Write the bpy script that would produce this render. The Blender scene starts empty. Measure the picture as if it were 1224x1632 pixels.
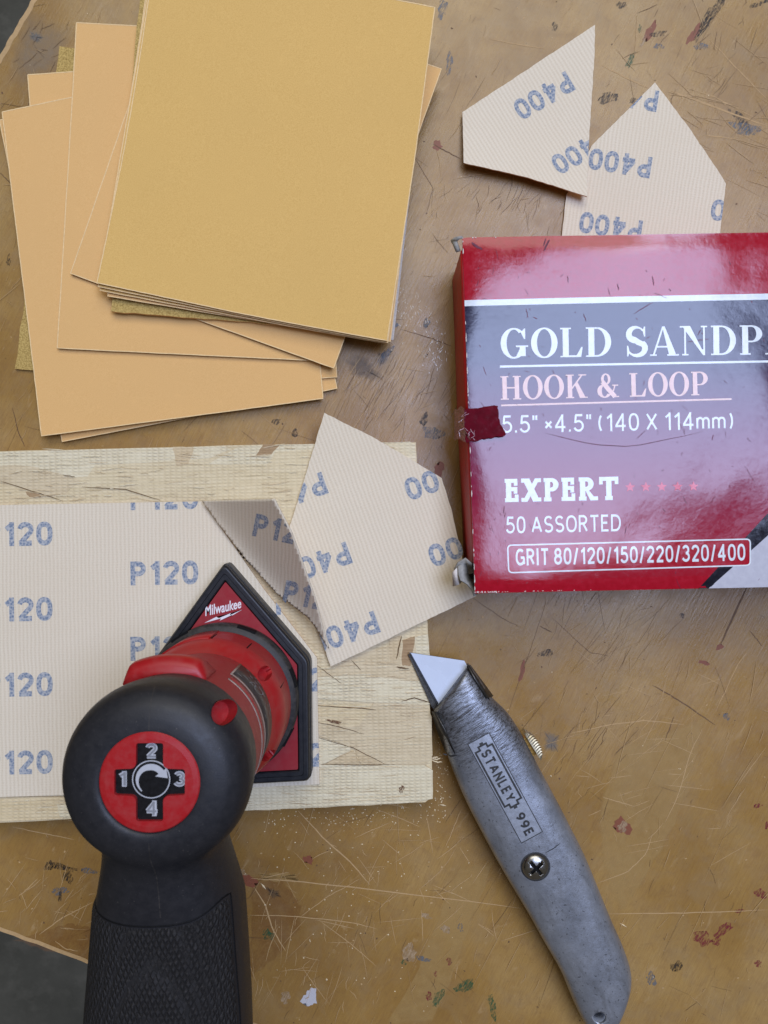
import bpy, bmesh, math, random
from mathutils import Vector, Matrix, noise
from mathutils.bvhtree import BVHTree

# ------------------------------------------------------------------ camera, light, exposure
S = 0.001                     # everything below is written in millimetres
D = 320.0                     # camera height above the bench top
F = 1226.0                    # focal length in photo pixels (photo 1224 x 1632)
scene = bpy.context.scene
cam_data = bpy.data.cameras.new("camera")
cam = bpy.data.objects.new("camera", cam_data)
scene.collection.objects.link(cam)
cam.location = (0, 0, D * S)
cam_data.sensor_fit = 'HORIZONTAL'
cam_data.sensor_width = 36.0
cam_data.lens = 36.0 * F / 1224.0
cam_data.clip_start = 0.01
cam_data.clip_end = 20.0
cam_data.dof.use_dof = True
cam_data.dof.focus_distance = 0.306
cam_data.dof.aperture_fstop = 42.0
scene.camera = cam

world = bpy.data.worlds.new("World")
scene.world = world
world.use_nodes = True
bg = world.node_tree.nodes["Background"]
bg.inputs[0].default_value = (1.0, 0.90, 0.76, 1)
bg.inputs[1].default_value = 0.13

def area(name, loc, target, sx, sy, radiance, color, shape='RECTANGLE'):
    l = bpy.data.lights.new(name, 'AREA')
    l.shape = shape
    l.size, l.size_y = sx, sy
    a = sx * sy * (math.pi / 4 if shape == 'ELLIPSE' else 1.0)
    l.energy = radiance * math.pi * a
    l.color = color
    o = bpy.data.objects.new(name, l)
    scene.collection.objects.link(o)
    o.location = loc
    d = Vector(target) - Vector(loc)
    o.rotation_euler = d.to_track_quat('-Z', 'Y').to_euler()
    return o

area("skylight", (0.70, 0.37, 2.3), (0.05, 0, 0), 1.0, 1.1, 13.5, (0.54, 0.65, 1.0))
area("open_door", (0.1, 1.8, 2.4), (0, 0, 0), 2.2, 1.5, 4.2, (0.98, 0.95, 0.88))

scene.view_settings.view_transform = 'Standard'
scene.view_settings.look = 'None'
scene.view_settings.gamma = 1.0
scene.view_settings.exposure = -0.08
try:
    scene.cycles.max_bounces = 6
    scene.cycles.use_denoising = True
except Exception:
    pass

# ------------------------------------------------------------------ helpers
rnd = random.Random(7)
COL = scene.collection

def W(px, py, z=0.0):
    """photo pixel -> bench millimetres for a point at real height z"""
    k = (D - z) / F
    return ((px - 612.0) * k, -(py - 816.0) * k)

def WP(pts, z=0.0):
    return [W(p[0], p[1], z) for p in pts]

def tag(o, label=None, cat=None, group=None, kind=None):
    if label: o["label"] = label
    if cat: o["category"] = cat
    if group: o["group"] = group
    if kind: o["kind"] = kind
    return o

def link(name, me, parent=None):
    o = bpy.data.objects.new(name, me)
    COL.objects.link(o)
    if parent: o.parent = parent
    return o

def mk(name, verts, faces, mats, parent=None, smooth=False, midx=None):
    me = bpy.data.meshes.new(name)
    me.from_pydata([(v[0] * S, v[1] * S, v[2] * S) for v in verts], [], faces)
    if not isinstance(mats, (list, tuple)): mats = [mats]
    for m in mats: me.materials.append(m)
    if midx:
        me.polygons.foreach_set("material_index", midx)
    if smooth is True:
        me.polygons.foreach_set("use_smooth", [True] * len(me.polygons))
    elif smooth:
        me.polygons.foreach_set("use_smooth", smooth)
    me.update()
    return link(name, me, parent)

def empty(name, loc=(0, 0, 0)):
    o = bpy.data.objects.new(name, None)
    COL.objects.link(o)
    o.empty_display_size = 0.01
    return o

def area2(poly):
    return 0.5 * sum(poly[i][0] * poly[(i + 1) % len(poly)][1] - poly[(i + 1) % len(poly)][0] * poly[i][1] for i in range(len(poly)))

def ccw(poly):
    return list(poly) if area2(poly) > 0 else list(reversed(poly))

def _read(bm):
    bm.verts.index_update()
    vs = [(v.co.x, v.co.y) for v in bm.verts]
    fs = [[v.index for v in f.verts] for f in bm.faces]
    bm.free()
    return vs, fs

def _gridcut(bm, step):
    if not step or not bm.verts: return
    xs = [v.co.x for v in bm.verts]; ys = [v.co.y for v in bm.verts]
    for lo, hi, no in ((min(xs), max(xs), (1, 0, 0)), (min(ys), max(ys), (0, 1, 0))):
        n = int((hi - lo) / step)
        for i in range(1, n + 1):
            c = lo + (hi - lo) * i / (n + 1)
            bmesh.ops.bisect_plane(bm, geom=bm.verts[:] + bm.edges[:] + bm.faces[:],
                                   plane_co=(c * no[0], c * no[1], 0), plane_no=no, dist=1e-6)

def planar(poly, step=None):
    bm = bmesh.new()
    vs = [bm.verts.new((x, y, 0)) for x, y in ccw(poly)]
    f = bm.faces.new(vs)
    if len(poly) > 4:
        bmesh.ops.triangulate(bm, faces=[f])
    _gridcut(bm, step)
    return _read(bm)

def clip(vs, fs, poly=None, step=None):
    """2D mesh cut to a convex polygon and to a grid"""
    bm = bmesh.new()
    bv = [bm.verts.new((x, y, 0)) for x, y in vs]
    for f in fs:
        try: bm.faces.new([bv[i] for i in f])
        except ValueError: pass
    if poly:
        p = ccw(poly)
        for i in range(len(p)):
            a, b = p[i], p[(i + 1) % len(p)]
            bmesh.ops.bisect_plane(bm, geom=bm.verts[:] + bm.edges[:] + bm.faces[:], dist=1e-6,
                                   plane_co=(a[0], a[1], 0), plane_no=(b[1] - a[1], -(b[0] - a[0]), 0), clear_outer=True)
    _gridcut(bm, step)
    return _read(bm)

def slab(name, poly, zf, th, mats, parent=None, step=None):
    """flat piece with real thickness; zf = height of its upper face (number or function)"""
    if not callable(zf):
        z0 = zf; zf = lambda x, y: z0
    vs, fs = planar(poly, step)
    n = len(vs)
    V = [(x, y, zf(x, y)) for x, y in vs] + [(x, y, zf(x, y) - th) for x, y in vs]
    FS = []; MI = []; SM = []
    cnt = {}
    for f in fs:
        a = sum(vs[f[i]][0] * vs[f[(i + 1) % len(f)]][1] - vs[f[(i + 1) % len(f)]][0] * vs[f[i]][1] for i in range(len(f)))
        if a < 0: f = f[::-1]
        FS.append(f); MI.append(0); SM.append(True)
        FS.append([i + n for i in reversed(f)]); MI.append(min(1, len(mats) - 1)); SM.append(True)
        for i in range(len(f)):
            e = (f[i], f[(i + 1) % len(f)])
            cnt[e] = 1
    m2 = min(2, len(mats) - 1) if len(mats) > 2 else min(1, len(mats) - 1)
    for (a, b) in list(cnt):
        if (b, a) in cnt: continue
        k = len(V)
        V += [V[a], V[b], V[b + n], V[a + n]]
        FS.append([k + 3, k + 2, k + 1, k]); MI.append(m2); SM.append(False)
    return mk(name, V, FS, mats, parent, SM, MI)

def sheetmesh(name, vs, fs, zf, mat, parent=None, smooth=True):
    FS = []
    for f in fs:
        a = sum(vs[f[i]][0] * vs[f[(i + 1) % len(f)]][1] - vs[f[(i + 1) % len(f)]][0] * vs[f[i]][1] for i in range(len(f)))
        FS.append(f if a > 0 else f[::-1])
    return mk(name, [(x, y, zf(x, y)) for x, y in vs], FS, mat, parent, smooth)

_tc = {}
def text2d(body, bold=0.0, shear=0.0):
    key = (body, bold, shear)
    if key in _tc: return _tc[key]
    cu = bpy.data.curves.new("t", 'FONT')
    cu.body = body; cu.size = 1.0; cu.resolution_u = 4
    cu.offset = bold; cu.shear = shear; cu.fill_mode = 'FRONT'
    o = bpy.data.objects.new("t", cu); COL.objects.link(o)
    dg = bpy.context.evaluated_depsgraph_get()
    me = bpy.data.meshes.new_from_object(o.evaluated_get(dg))
    vs = [(v.co.x, v.co.y) for v in me.vertices]
    fs = [list(p.vertices) for p in me.polygons]
    bpy.data.objects.remove(o); bpy.data.curves.remove(cu); bpy.data.meshes.remove(me)
    x0 = min(v[0] for v in vs); x1 = max(v[0] for v in vs); y0 = min(v[1] for v in vs); y1 = max(v[1] for v in vs)
    vs = [((x - (x0 + x1) / 2) / (x1 - x0), (y - (y0 + y1) / 2) / (y1 - y0)) for x, y in vs]
    _tc[key] = (vs, fs)
    return vs, fs

def place2d(vs, cx, cy, w, h, rot, z):
    """unit 2D mesh -> millimetres, given photo pixel centre, size and turn"""
    c, s = math.cos(math.radians(rot)), math.sin(math.radians(rot))
    out = []
    for x, y in vs:
        X, Y = x * w, y * h
        out.append(W(cx + X * c - Y * s, cy - (X * s + Y * c), z))
    return out

# ------------------------------------------------------------------ node helpers
def lin(r, g, b):
    def f(c):
        c /= 255.0
        return c / 12.92 if c <= 0.04045 else ((c + 0.055) / 1.055) ** 2.4
    return (f(r), f(g), f(b), 1.0)

class NT:
    def __init__(s, name):
        s.m = bpy.data.materials.new(name); s.m.use_nodes = True
        s.t = s.m.node_tree; s.b = s.t.nodes["Principled BSDF"]; s.out = s.t.nodes["Material Output"]
        s._co = None
    def n(s, typ, **kw):
        nd = s.t.nodes.new(typ)
        for k, v in kw.items(): setattr(nd, k, v)
        return nd
    def l(s, a, b): s.t.links.new(a, b)
    def co(s):
        if s._co is None:
            c = s.n('ShaderNodeTexCoord')
            m = s.n('ShaderNodeMapping'); m.inputs['Scale'].default_value = (1000, 1000, 1000)
            s.l(c.outputs['Object'], m.inputs[0]); s._co = m.outputs[0]
        return s._co
    def mapped(s, rot=0.0, scale=(1, 1, 1), loc=(0, 0, 0)):
        m = s.n('ShaderNodeMapping')
        m.inputs['Rotation'].default_value = (0, 0, math.radians(rot)); m.inputs['Scale'].default_value = scale
        m.inputs['Location'].default_value = loc
        # rotate first, then scale: two nodes
        m.inputs['Scale'].default_value = (1, 1, 1)
        s.l(s.co(), m.inputs[0])
        m2 = s.n('ShaderNodeMapping'); m2.inputs['Scale'].default_value = scale
        s.l(m.outputs[0], m2.inputs[0])
        return m2.outputs[0]
    def noise(s, scale, detail=3.0, rough=0.55, vec=None, dist=0.0, out=0):
        x = s.n('ShaderNodeTexNoise'); x.inputs['Scale'].default_value = scale; x.inputs['Detail'].default_value = detail
        x.inputs['Roughness'].default_value = rough; x.inputs['Distortion'].default_value = dist
        s.l(vec or s.co(), x.inputs['Vector']); return x.outputs[out]
    def voro(s, scale, vec=None, feature='F1', out=0, rand=1.0):
        x = s.n('ShaderNodeTexVoronoi', feature=feature); x.inputs['Scale'].default_value = scale
        x.inputs['Randomness'].default_value = rand
        s.l(vec or s.co(), x.inputs['Vector']); return x.outputs[out]
    def ramp(s, fac, stops, interp='LINEAR'):
        r = s.n('ShaderNodeValToRGB'); e = r.color_ramp; e.interpolation = interp
        while len(e.elements) < len(stops): e.elements.new(0.5)
        for i, (p, c) in enumerate(stops):
            e.elements[i].position = p
            e.elements[i].color = c if not isinstance(c, (int, float)) else (c, c, c, 1)
        s.l(fac, r.inputs[0]); return r.outputs[0]
    def mix(s, fac, a, b, mode='MIX'):
        x = s.n('ShaderNodeMix', data_type='RGBA', blend_type=mode)
        for inp, v in ((x.inputs[0], fac), (x.inputs[6], a), (x.inputs[7], b)):
            if hasattr(v, 'node'): s.l(v, inp)
            else: inp.default_value = v
        return x.outputs[2]
    def math(s, op, a, b=0.0, c=None):
        x = s.n('ShaderNodeMath', operation=op)
        for i, v in enumerate((a, b, c)):
            if v is None: continue
            if hasattr(v, 'node'): s.l(v, x.inputs[i])
            else: x.inputs[i].default_value = v
        return x.outputs[0]
    def wave(s, scale, vec, dist=0.0, prof='SIN', dscale=1.0):
        x = s.n('ShaderNodeTexWave', wave_profile=prof); x.inputs['Scale'].default_value = scale
        x.inputs['Distortion'].default_value = dist; x.inputs['Detail'].default_value = 1.0
        x.inputs['Detail Scale'].default_value = dscale
        s.l(vec, x.inputs['Vector']); return x.outputs[1]
    def bump(s, h, dist=0.1, strength=1.0, prev=None):
        x = s.n('ShaderNodeBump'); x.inputs['Distance'].default_value = dist * S; x.inputs['Strength'].default_value = strength
        s.l(h, x.inputs['Height'])
        if prev: s.l(prev, x.inputs['Normal'])
        return x.outputs[0]
    def set(s, color=None, rough=None, spec=None, metal=None, normal=None, coat=None, coat_rough=None):
        for nm, v in (('Base Color', color), ('Roughness', rough), ('Specular IOR Level', spec), ('Metallic', metal),
                      ('Normal', normal), ('Coat Weight', coat), ('Coat Roughness', coat_rough)):
            if v is None: continue
            if hasattr(v, 'node'): s.l(v, s.b.inputs[nm])
            else: s.b.inputs[nm].default_value = v
        return s.m

def plain(name, c, rough=0.5, spec=0.5, metal=0.0, var=0.12, vscale=0.6, bumpd=0.0, bscale=3.0):
    t = NT(name)
    f = t.noise(vscale, 4)
    lo = tuple(x * (1 - var) for x in c[:3]) + (1,); hi = tuple(min(1, x * (1 + var)) for x in c[:3]) + (1,)
    col = t.ramp(f, [(0.3, lo), (0.7, hi)])
    rr = t.ramp(t.noise(vscale * 1.7, 3), [(0.3, max(0, rough - 0.07)), (0.7, min(1, rough + 0.07))])
    nm = t.bump(t.noise(bscale, 3), bumpd) if bumpd else None
    return t.set(col, rr, spec, metal, nm)

# ------------------------------------------------------------------ materials
def mat_bench():
    t = NT("bench_varnished_wood")
    g = t.mapped(-62, (0.05, 0.9, 1))
    grain = t.noise(1.0, 5, 0.6, g, 0.4)
    big = t.noise(0.013, 4, 0.55)
    mid = t.noise(0.06, 5, 0.65, None, 0.6)
    c = t.ramp(big, [(0.32, lin(138, 104, 52)), (0.5, lin(160, 125, 66)), (0.68, lin(178, 146, 90))])
    fi = t.noise(1.0, 4, 0.7, t.mapped(-64, (0.16, 2.4, 1)), 0.3)
    c = t.mix(t.math('MULTIPLY', t.ramp(fi, [(0.4, 0.0), (0.68, 1.0)]), 0.36), c, lin(118, 84, 48))
    bl = t.noise(0.16, 6, 0.72, None, 0.8)
    c = t.mix(t.math('MULTIPLY', t.ramp(bl, [(0.5, 0.0), (0.72, 1.0)]), 0.35), c, lin(116, 84, 52))
    c = t.mix(t.math('MULTIPLY', t.ramp(grain, [(0.35, 0.0), (0.7, 1.0)]), 0.20), c, lin(140, 98, 54))
    c = t.mix(t.math('MULTIPLY', t.ramp(mid, [(0.46, 0.0), (0.70, 1.0)]), 0.42), c, lin(150, 126, 90))
    sm = t.noise(0.25, 6, 0.7, t.mapped(-60, (0.35, 1, 1)), 1.0)
    c = t.mix(t.math('MULTIPLY', t.ramp(sm, [(0.60, 0.0), (0.74, 1.0)]), 0.45), c, lin(186, 158, 116))
    sp = t.noise(0.9, 3, 0.6)
    c = t.mix(t.math('MULTIPLY', t.ramp(sp, [(0.67, 0.0), (0.72, 1.0)]), 0.55), c, lin(80, 62, 44))
        
    r = t.ramp(t.noise(0.08, 5, 0.65), [(0.3, 0.20), (0.7, 0.42)])
    nb = t.bump(t.noise(0.8, 6, 0.7, t.mapped(-62, (0.3, 1.3, 1))), 0.08)
    nb = t.bump(grain, 0.05, 1.0, nb)
    return t.set(c, r, 0.5, 0, nb)

def mat_gold(name, base, dark, grain, bumpd):
    t = NT(name)
    f = t.noise(grain, 3, 0.65)
    b = t.noise(0.03, 3)
    c = t.ramp(f, [(0.28, dark), (0.62, base)])
    c2 = t.mix(t.ramp(b, [(0.35, 0.0), (0.7, 0.22)]), c, tuple(x * 0.88 for x in base[:3]) + (1,))
    blot = t.noise(0.22, 5, 0.7, None, 0.5)
    c2 = t.mix(t.ramp(blot, [(0.55, 0.0), (0.8, 0.16)]), c2, tuple(min(1, x * 1.22) for x in base[:3]) + (1,))
    return t.set(c2, 0.72, 0.28, 0, t.bump(f, bumpd))

def fleece_color(t, ang):
    v = t.mapped(-ang, (1, 1, 1))
    wob = t.noise(0.5, 2, 0.5, v)
    ribs = t.wave(0.5 * 0.40, v, 1.8, 'SIN', 0.6)          # about 1.6 mm ribs across the baseline
    v2 = t.mapped(-ang + 90, (1, 1, 1))
    knit = t.wave(0.5 * 0.62, v2, 1.2, 'SIN', 0.8)
    fib = t.noise(2.2, 4, 0.7)
    h = t.math('ADD', t.math('MULTIPLY', ribs, 0.42), t.math('MULTIPLY', knit, 0.13))
    h = t.math('ADD', h, t.math('MULTIPLY', fib, 1.05))
    return v, ribs, knit, fib, h

def mat_fleece(ang, name):
    t = NT(name)
    v, ribs, knit, fib, h = fleece_color(t, ang)
    c = t.ramp(t.math('MULTIPLY', h, 0.62), [(0.16, lin(212, 197, 170)), (0.62, lin(233, 221, 197))])
    big = t.noise(0.035, 4)
    c = t.mix(t.ramp(big, [(0.3, 0.0), (0.75, 0.3)]), c, lin(220, 204, 176))
    return t.set(c, 0.9, 0.15, 0, t.bump(h, 0.11))

def mat_blueprint(ang, name):
    t = NT(name)
    v, ribs, knit, fib, h = fleece_color(t, ang)
    dots = t.voro(1.05, v)
    f = t.math('ADD', t.math('MULTIPLY', dots, 0.9), t.math('MULTIPLY', fib, 0.45))
    c = t.ramp(f, [(0.45, lin(120, 134, 154)), (0.9, lin(184, 186, 186))])
    return t.set(c, 0.9, 0.12, 0, t.bump(h, 0.13))

def mat_osb(name, a, b, weave=0.22, dirt=0.25):
    t = NT(name)
    m = t.mapped(-1.6, (1, 1, 1)); m90 = t.mapped(88.4, (1, 1, 1))
    wx = t.wave(0.314 / 2.3, m, 2.0, 'SIN', 0.35); wy = t.wave(0.314 / 1.3, m90, 2.2, 'SIN', 0.35)
    wv = t.math('SUBTRACT', 1.0, t.math('MULTIPLY', t.math('POWER', wx, 0.6), t.math('POWER', wy, 0.6)))
    amp = t.ramp(t.noise(0.12, 4, 0.7), [(0.3, 0.15), (0.65, 1.0)])
    wv = t.math('MULTIPLY', wv, amp)
    g = t.noise(1.0, 5, 0.65, t.mapped(-1.6, (0.06, 1.1, 1)), 0.3)
    c = t.ramp(g, [(0.3, a), (0.7, b)])
    c = t.mix(t.math('MULTIPLY', wv, 0.26), c, lin(160, 134, 92))
    dd = t.noise(0.10, 5, 0.7)
    c = t.mix(t.math('MULTIPLY', t.ramp(dd, [(0.55, 0.0), (0.75, 1.0)]), dirt), c, lin(150, 124, 88))
    h = t.math('SUBTRACT', t.math('MULTIPLY', g, 0.5), wv)
    return t.set(c, 0.68, 0.3, 0, t.bump(h, weave))

M = {}
M['bench'] = mat_bench()
M['bench_edge'] = plain("bench_edge", lin(128, 92, 60), 0.6, 0.3, var=0.3, vscale=0.4, bumpd=0.2)
M['gold_fine'] = mat_gold("gold_fine_grit", lin(228, 187, 110), lin(210, 168, 92), 2.6, 0.04)
M['gold_peach'] = mat_gold("gold_peach_grit", lin(232, 187, 122), lin(220, 172, 104), 3.2, 0.02)
M['gold_coarse'] = mat_gold("gold_coarse_grit", lin(206, 176, 104), lin(140, 110, 50), 1.5, 0.30)
M['loop_back'] = plain("white_loop_backing", lin(190, 185, 178), 0.9, 0.1, var=0.15, vscale=1.5, bumpd=0.15)
M['edge_wear'] = plain("chipped_sheet_edge", lin(236, 204, 150), 0.8, 0.2, var=0.12, vscale=0.8)
M['paper_edge'] = plain("sandpaper_edge", lin(214, 180, 146), 0.85, 0.1, var=0.25, vscale=1.2)
M['osb'] = mat_osb("strand_cream", lin(215, 198, 156), lin(232, 217, 180))
M['osb_white'] = mat_osb("strand_white", lin(220, 207, 170), lin(236, 226, 194), 0.28, 0.12)
M['osb_grey'] = mat_osb("strand_greyish", lin(208, 190, 152), lin(226, 210, 174), 0.22, 0.35)
M['osb_tan'] = mat_osb("strand_tan", lin(204, 182, 142), lin(222, 204, 166), 0.24, 0.3)
M['osb_brown'] = mat_osb("strand_brown", lin(150, 120, 86), lin(188, 160, 122), 0.14, 0.5)
M['osb_yellow'] = mat_osb("strand_yellow", lin(214, 194, 150), lin(230, 214, 176), 0.2, 0.2)
M['osb_side'] = plain("osb_cut_edge", lin(190, 160, 112), 0.8, 0.2, var=0.35, vscale=0.5, bumpd=0.3)
M['stamp'] = plain("black_stamp_ink", lin(48, 42, 34), 0.8, 0.2, var=0.4, vscale=1.5)

def mat_box_print(kind):
    t = NT("box_print_" + kind)
    fine = t.noise(0.45, 6, 0.65)
    wide = t.noise(0.07, 3, 0.5)
    if kind == 'red':
        c = t.ramp(fine, [(0.3, lin(158, 8, 30)), (0.7, lin(174, 14, 40))])
    elif kind == 'side':
        c = t.ramp(fine, [(0.3, lin(150, 6, 14)), (0.7, lin(176, 10, 18))])
    elif kind == 'panel':
        sep = t.n('ShaderNodeSeparateXYZ'); t.l(t.co(), sep.inputs[0])
        y = t.math('MULTIPLY_ADD', sep.outputs[1], -1 / 110.0, 80.0 / 110.0)
        c = t.ramp(y, [(0.0, lin(30, 28, 52)), (0.22, lin(44, 30, 60)), (0.48, lin(110, 20, 64)), (0.75, lin(146, 14, 48)), (1.0, lin(164, 14, 32))])
    elif kind == 'white':
        c = t.ramp(fine, [(0.3, lin(214, 222, 226)), (0.7, lin(232, 236, 238))])
    elif kind == 'pink':
        c = t.ramp(fine, [(0.3, lin(218, 176, 160)), (0.7, lin(232, 192, 178))])
    elif kind == 'starred':
        c = t.ramp(fine, [(0.3, lin(200, 30, 56)), (0.7, lin(210, 44, 66))])
    elif kind == 'grey':
        c = t.ramp(fine, [(0.3, lin(186, 186, 196)), (0.7, lin(200, 200, 208))])
    else:
        c = t.ramp(fine, [(0.3, lin(20, 20, 30)), (0.7, lin(30, 30, 42))])
    # scuffs with a shape of their own
    sc = t.noise(0.5, 7, 0.75, t.mapped(12, (0.5, 1, 1)), 1.2)
    msk = t.ramp(wide, [(0.45, 0.0), (0.65, 1.0)])
    scf = t.math('MULTIPLY', t.ramp(sc, [(0.64, 0.0), (0.69, 1.0)]), msk)
    c = t.mix(t.math('MULTIPLY', scf, 0.55), c, lin(70, 34, 50))
    r = t.ramp(fine, [(0.3, 0.08), (0.75, 0.17)]) if kind != 'side' else t.ramp(fine, [(0.3, 0.45), (0.75, 0.55)])
    r = t.math('ADD', r, t.math('MULTIPLY', scf, 0.45))
    h = t.math('ADD', t.math('MULTIPLY', t.noise(0.30, 5, 0.6), 0.6), t.math('MULTIPLY', t.noise(1.4, 3, 0.6), 0.12))
    nb = t.bump(h, 0.055 if kind != 'side' else 0.08)
    return t.set(c, r, 0.44, 0, nb, 0.0 if kind == 'side' else 0.12, 0.07)
for k in ('red', 'side', 'panel', 'white', 'pink', 'starred', 'grey', 'black'):
    M['bx_' + k] = mat_box_print(k)
M['card'] = plain("grey_card_core", lin(158, 156, 150), 0.85, 0.15, var=0.2, vscale=0.8, bumpd=0.12)
M['card_white'] = plain("worn_card_edge", lin(224, 216, 208), 0.85, 0.15, var=0.15, vscale=1.0)
M['box_inside'] = plain("box_inside_card", lin(70, 62, 56), 0.9, 0.1)
M['tape'] = plain("clear_tape_on_maroon", lin(96, 8, 30), 0.12, 0.5, var=0.2, vscale=0.3, bumpd=0.10, bscale=0.5)
M['tape_crinkle'] = plain("crinkled_clear_tape", lin(150, 90, 96), 0.12, 0.8, var=0.5, vscale=0.9, bumpd=0.7, bscale=0.7)

def mat_rubber(name, c, rough, dust=0.1):
    t = NT(name)
    d = t.noise(0.35, 6, 0.75)
    sp = t.noise(2.0, 2, 0.5)
    col = t.mix(t.math('MULTIPLY', t.ramp(d, [(0.4, 0.0), (0.8, 1.0)]), dust), c, lin(120, 112, 104))
    col = t.mix(t.math('MULTIPLY', t.ramp(sp, [(0.72, 0.0), (0.76, 1.0)]), 0.30), col, lin(150, 140, 128))
    r = t.ramp(d, [(0.3, rough - 0.06), (0.7, rough + 0.1)])
    return t.set(col, r, 0.45, 0, t.bump(t.noise(3.0, 3), 0.03))
M['rubber'] = mat_rubber("black_overmould_rubber", lin(29, 30, 34), 0.48, 0.06)
M['pad_rubber'] = mat_rubber("black_pad_rubber", lin(20, 22, 27), 0.42, 0.05)
M['collar'] = mat_rubber("dusty_black_collar", lin(32, 31, 31), 0.55, 0.34)
M['hole_black'] = plain("dark_slot", lin(10, 10, 11), 0.7, 0.2)
def mat_redplastic(name, c, dust, rough=0.42):
    t = NT(name)
    d = t.noise(0.3, 5, 0.7)
    col = t.mix(t.math('MULTIPLY', t.ramp(d, [(0.42, 0.0), (0.75, 1.0)]), dust), c, lin(150, 110, 100))
    return t.set(col, t.ramp(d, [(0.3, rough - 0.08), (0.7, rough + 0.12)]), 0.45, 0, t.bump(t.noise(4.0, 2), 0.02))
M['red'] = mat_redplastic("red_plastic", lin(166, 22, 27), 0.16)
M['red_dusty'] = mat_redplastic("dusty_red_plastic", lin(156, 26, 30), 0.22, 0.5)
M['red_plate'] = mat_redplastic("red_pad_plate", lin(148, 24, 34), 0.12, 0.5)
M['logo_white'] = plain("white_logo_print", lin(232, 226, 228), 0.5, 0.3, var=0.04)
M['dial_black'] = plain("dial_black", lin(14, 14, 16), 0.4, 0.4, var=0.2)
M['num_grey'] = plain("dial_number_grey", lin(132, 134, 138), 0.5, 0.3, var=0.05)
M['num_edge'] = plain("dial_number_outline", lin(182, 184, 188), 0.5, 0.3, var=0.05)
M['badge'] = mat_rubber("rating_label_black", lin(52, 46, 44), 0.38, 0.35)
M['badge_line'] = plain("rating_label_silver", lin(150, 132, 122), 0.4, 0.5, var=0.25, vscale=1.0)
M['badge_red'] = mat_redplastic("rating_label_red", lin(150, 44, 44), 0.45)
def mat_grip():
    t = NT("scaled_grip_rubber")
    m1 = t.n('ShaderNodeMapping'); m1.inputs['Scale'].default_value = (1 / 1.5, 1 / 3.0, 1 / 1.8); t.l(t.co(), m1.inputs[0])
    m2 = t.n('ShaderNodeMapping'); m2.inputs['Rotation'].default_value = (0, 0, math.radians(45)); t.l(m1.outputs[0], m2.inputs[0])
    d = t.voro(1.35, m2.outputs[0], 'DISTANCE_TO_EDGE', 0, 0.3)
    h = t.ramp(d, [(0.0, 0.0), (0.30, 1.0)])
    dn = t.noise(0.3, 6, 0.75)
    sp = t.noise(1.3, 3, 0.7)
    c = t.mix(t.math('MULTIPLY', t.ramp(sp, [(0.5, 0.0), (0.75, 1.0)]), 0.28), lin(34, 33, 33), lin(92, 86, 80))
    c = t.mix(t.math('MULTIPLY', t.math('SUBTRACT', 1.0, h), 0.35), c, lin(22, 21, 21))
    return t.set(c, 0.72, 0.3, 0, t.bump(h, 0.45))
M['grip'] = mat_grip()
M['battery'] = plain("battery_black", lin(30, 30, 32), 0.5, 0.4)

def mat_zinc():
    t = NT("worn_zinc_casting")
    f = t.noise(1.6, 4, 0.7)
    b = t.noise(0.10, 4, 0.6)
    pits = t.noise(0.9, 3, 0.6)
    c = t.ramp(b, [(0.3, lin(154, 160, 170)), (0.7, lin(182, 188, 198))])
    c = t.mix(t.math('MULTIPLY', t.ramp(f, [(0.45, 0.0), (0.7, 1.0)]), 0.25), c, lin(110, 108, 104))
    c = t.mix(t.math('MULTIPLY', t.ramp(pits, [(0.62, 0.0), (0.70, 1.0)]), 0.7), c, lin(58, 56, 52))
    gr = t.noise(0.16, 6, 0.75, t.mapped(62, (0.35, 1, 1)), 0.6)
    c = t.mix(t.math('MULTIPLY', t.ramp(gr, [(0.48, 0.0), (0.70, 1.0)]), 0.38), c, lin(88, 86, 80))
    # tone darkens towards the nose, with dark streaks across the body near the blade
    sep = t.n('ShaderNodeSeparateXYZ'); t.l(t.co(), sep.inputs[0])
    nose = t.ramp(t.math('MULTIPLY_ADD', sep.outputs[1], 1 / 45.0, 115.0 / 45.0), [(0.15, 0.0), (0.62, 1.0)])
    scr = t.noise(1.0, 5, 0.7, t.mapped(-32, (0.16, 1.4, 1)), 0.8)
    k = t.math('MULTIPLY', t.math('MULTIPLY', t.ramp(scr, [(0.42, 0.0), (0.62, 1.0)]), nose), 0.92)
    c = t.mix(t.math('MULTIPLY', nose, 0.35), c, lin(96, 94, 90))
    c = t.mix(k, c, lin(66, 62, 57))
    r = t.ramp(t.noise(0.5, 5, 0.7), [(0.3, 0.30), (0.7, 0.44)])
    h = t.math('ADD', t.math('MULTIPLY', f, 0.5), t.math('MULTIPLY', t.math('MULTIPLY', scr, nose), 1.2))
    return t.set(c, r, 0.5, 0.70, t.bump(h, 0.10))
M['zinc'] = mat_zinc()
M['zinc_dark'] = plain("dark_nose_steel", lin(76, 74, 70), 0.42, 0.5, 0.8, 0.3, 0.8, 0.06)
M['engrave'] = plain("dark_engraving", lin(66, 66, 66), 0.6, 0.3, 0.4, 0.3, 0.8)  # dark grey for engraved lines, letters and grooves
M['plate'] = plain("bright_zinc_plate", lin(170, 176, 186), 0.36, 0.5, 0.5, 0.12, 0.5, 0.03)
M['blade'] = plain("polished_blade_steel", lin(206, 216, 232), 0.28, 0.8, 0.0, 0.03, 0.08)
M['blade_edge'] = plain("ground_blade_edge", lin(70, 70, 72), 0.4, 0.5, 0.9)
M['screw'] = plain("nickel_screw", lin(150, 148, 142), 0.28, 0.5, 1.0, 0.12)
M['brass'] = plain("brass_stem", lin(190, 150, 80), 0.3, 0.5, 1.0, 0.1)
M['slider'] = plain("plated_slider", lin(168, 158, 132), 0.38, 0.5, 0.85, 0.2, 1.0)

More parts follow.
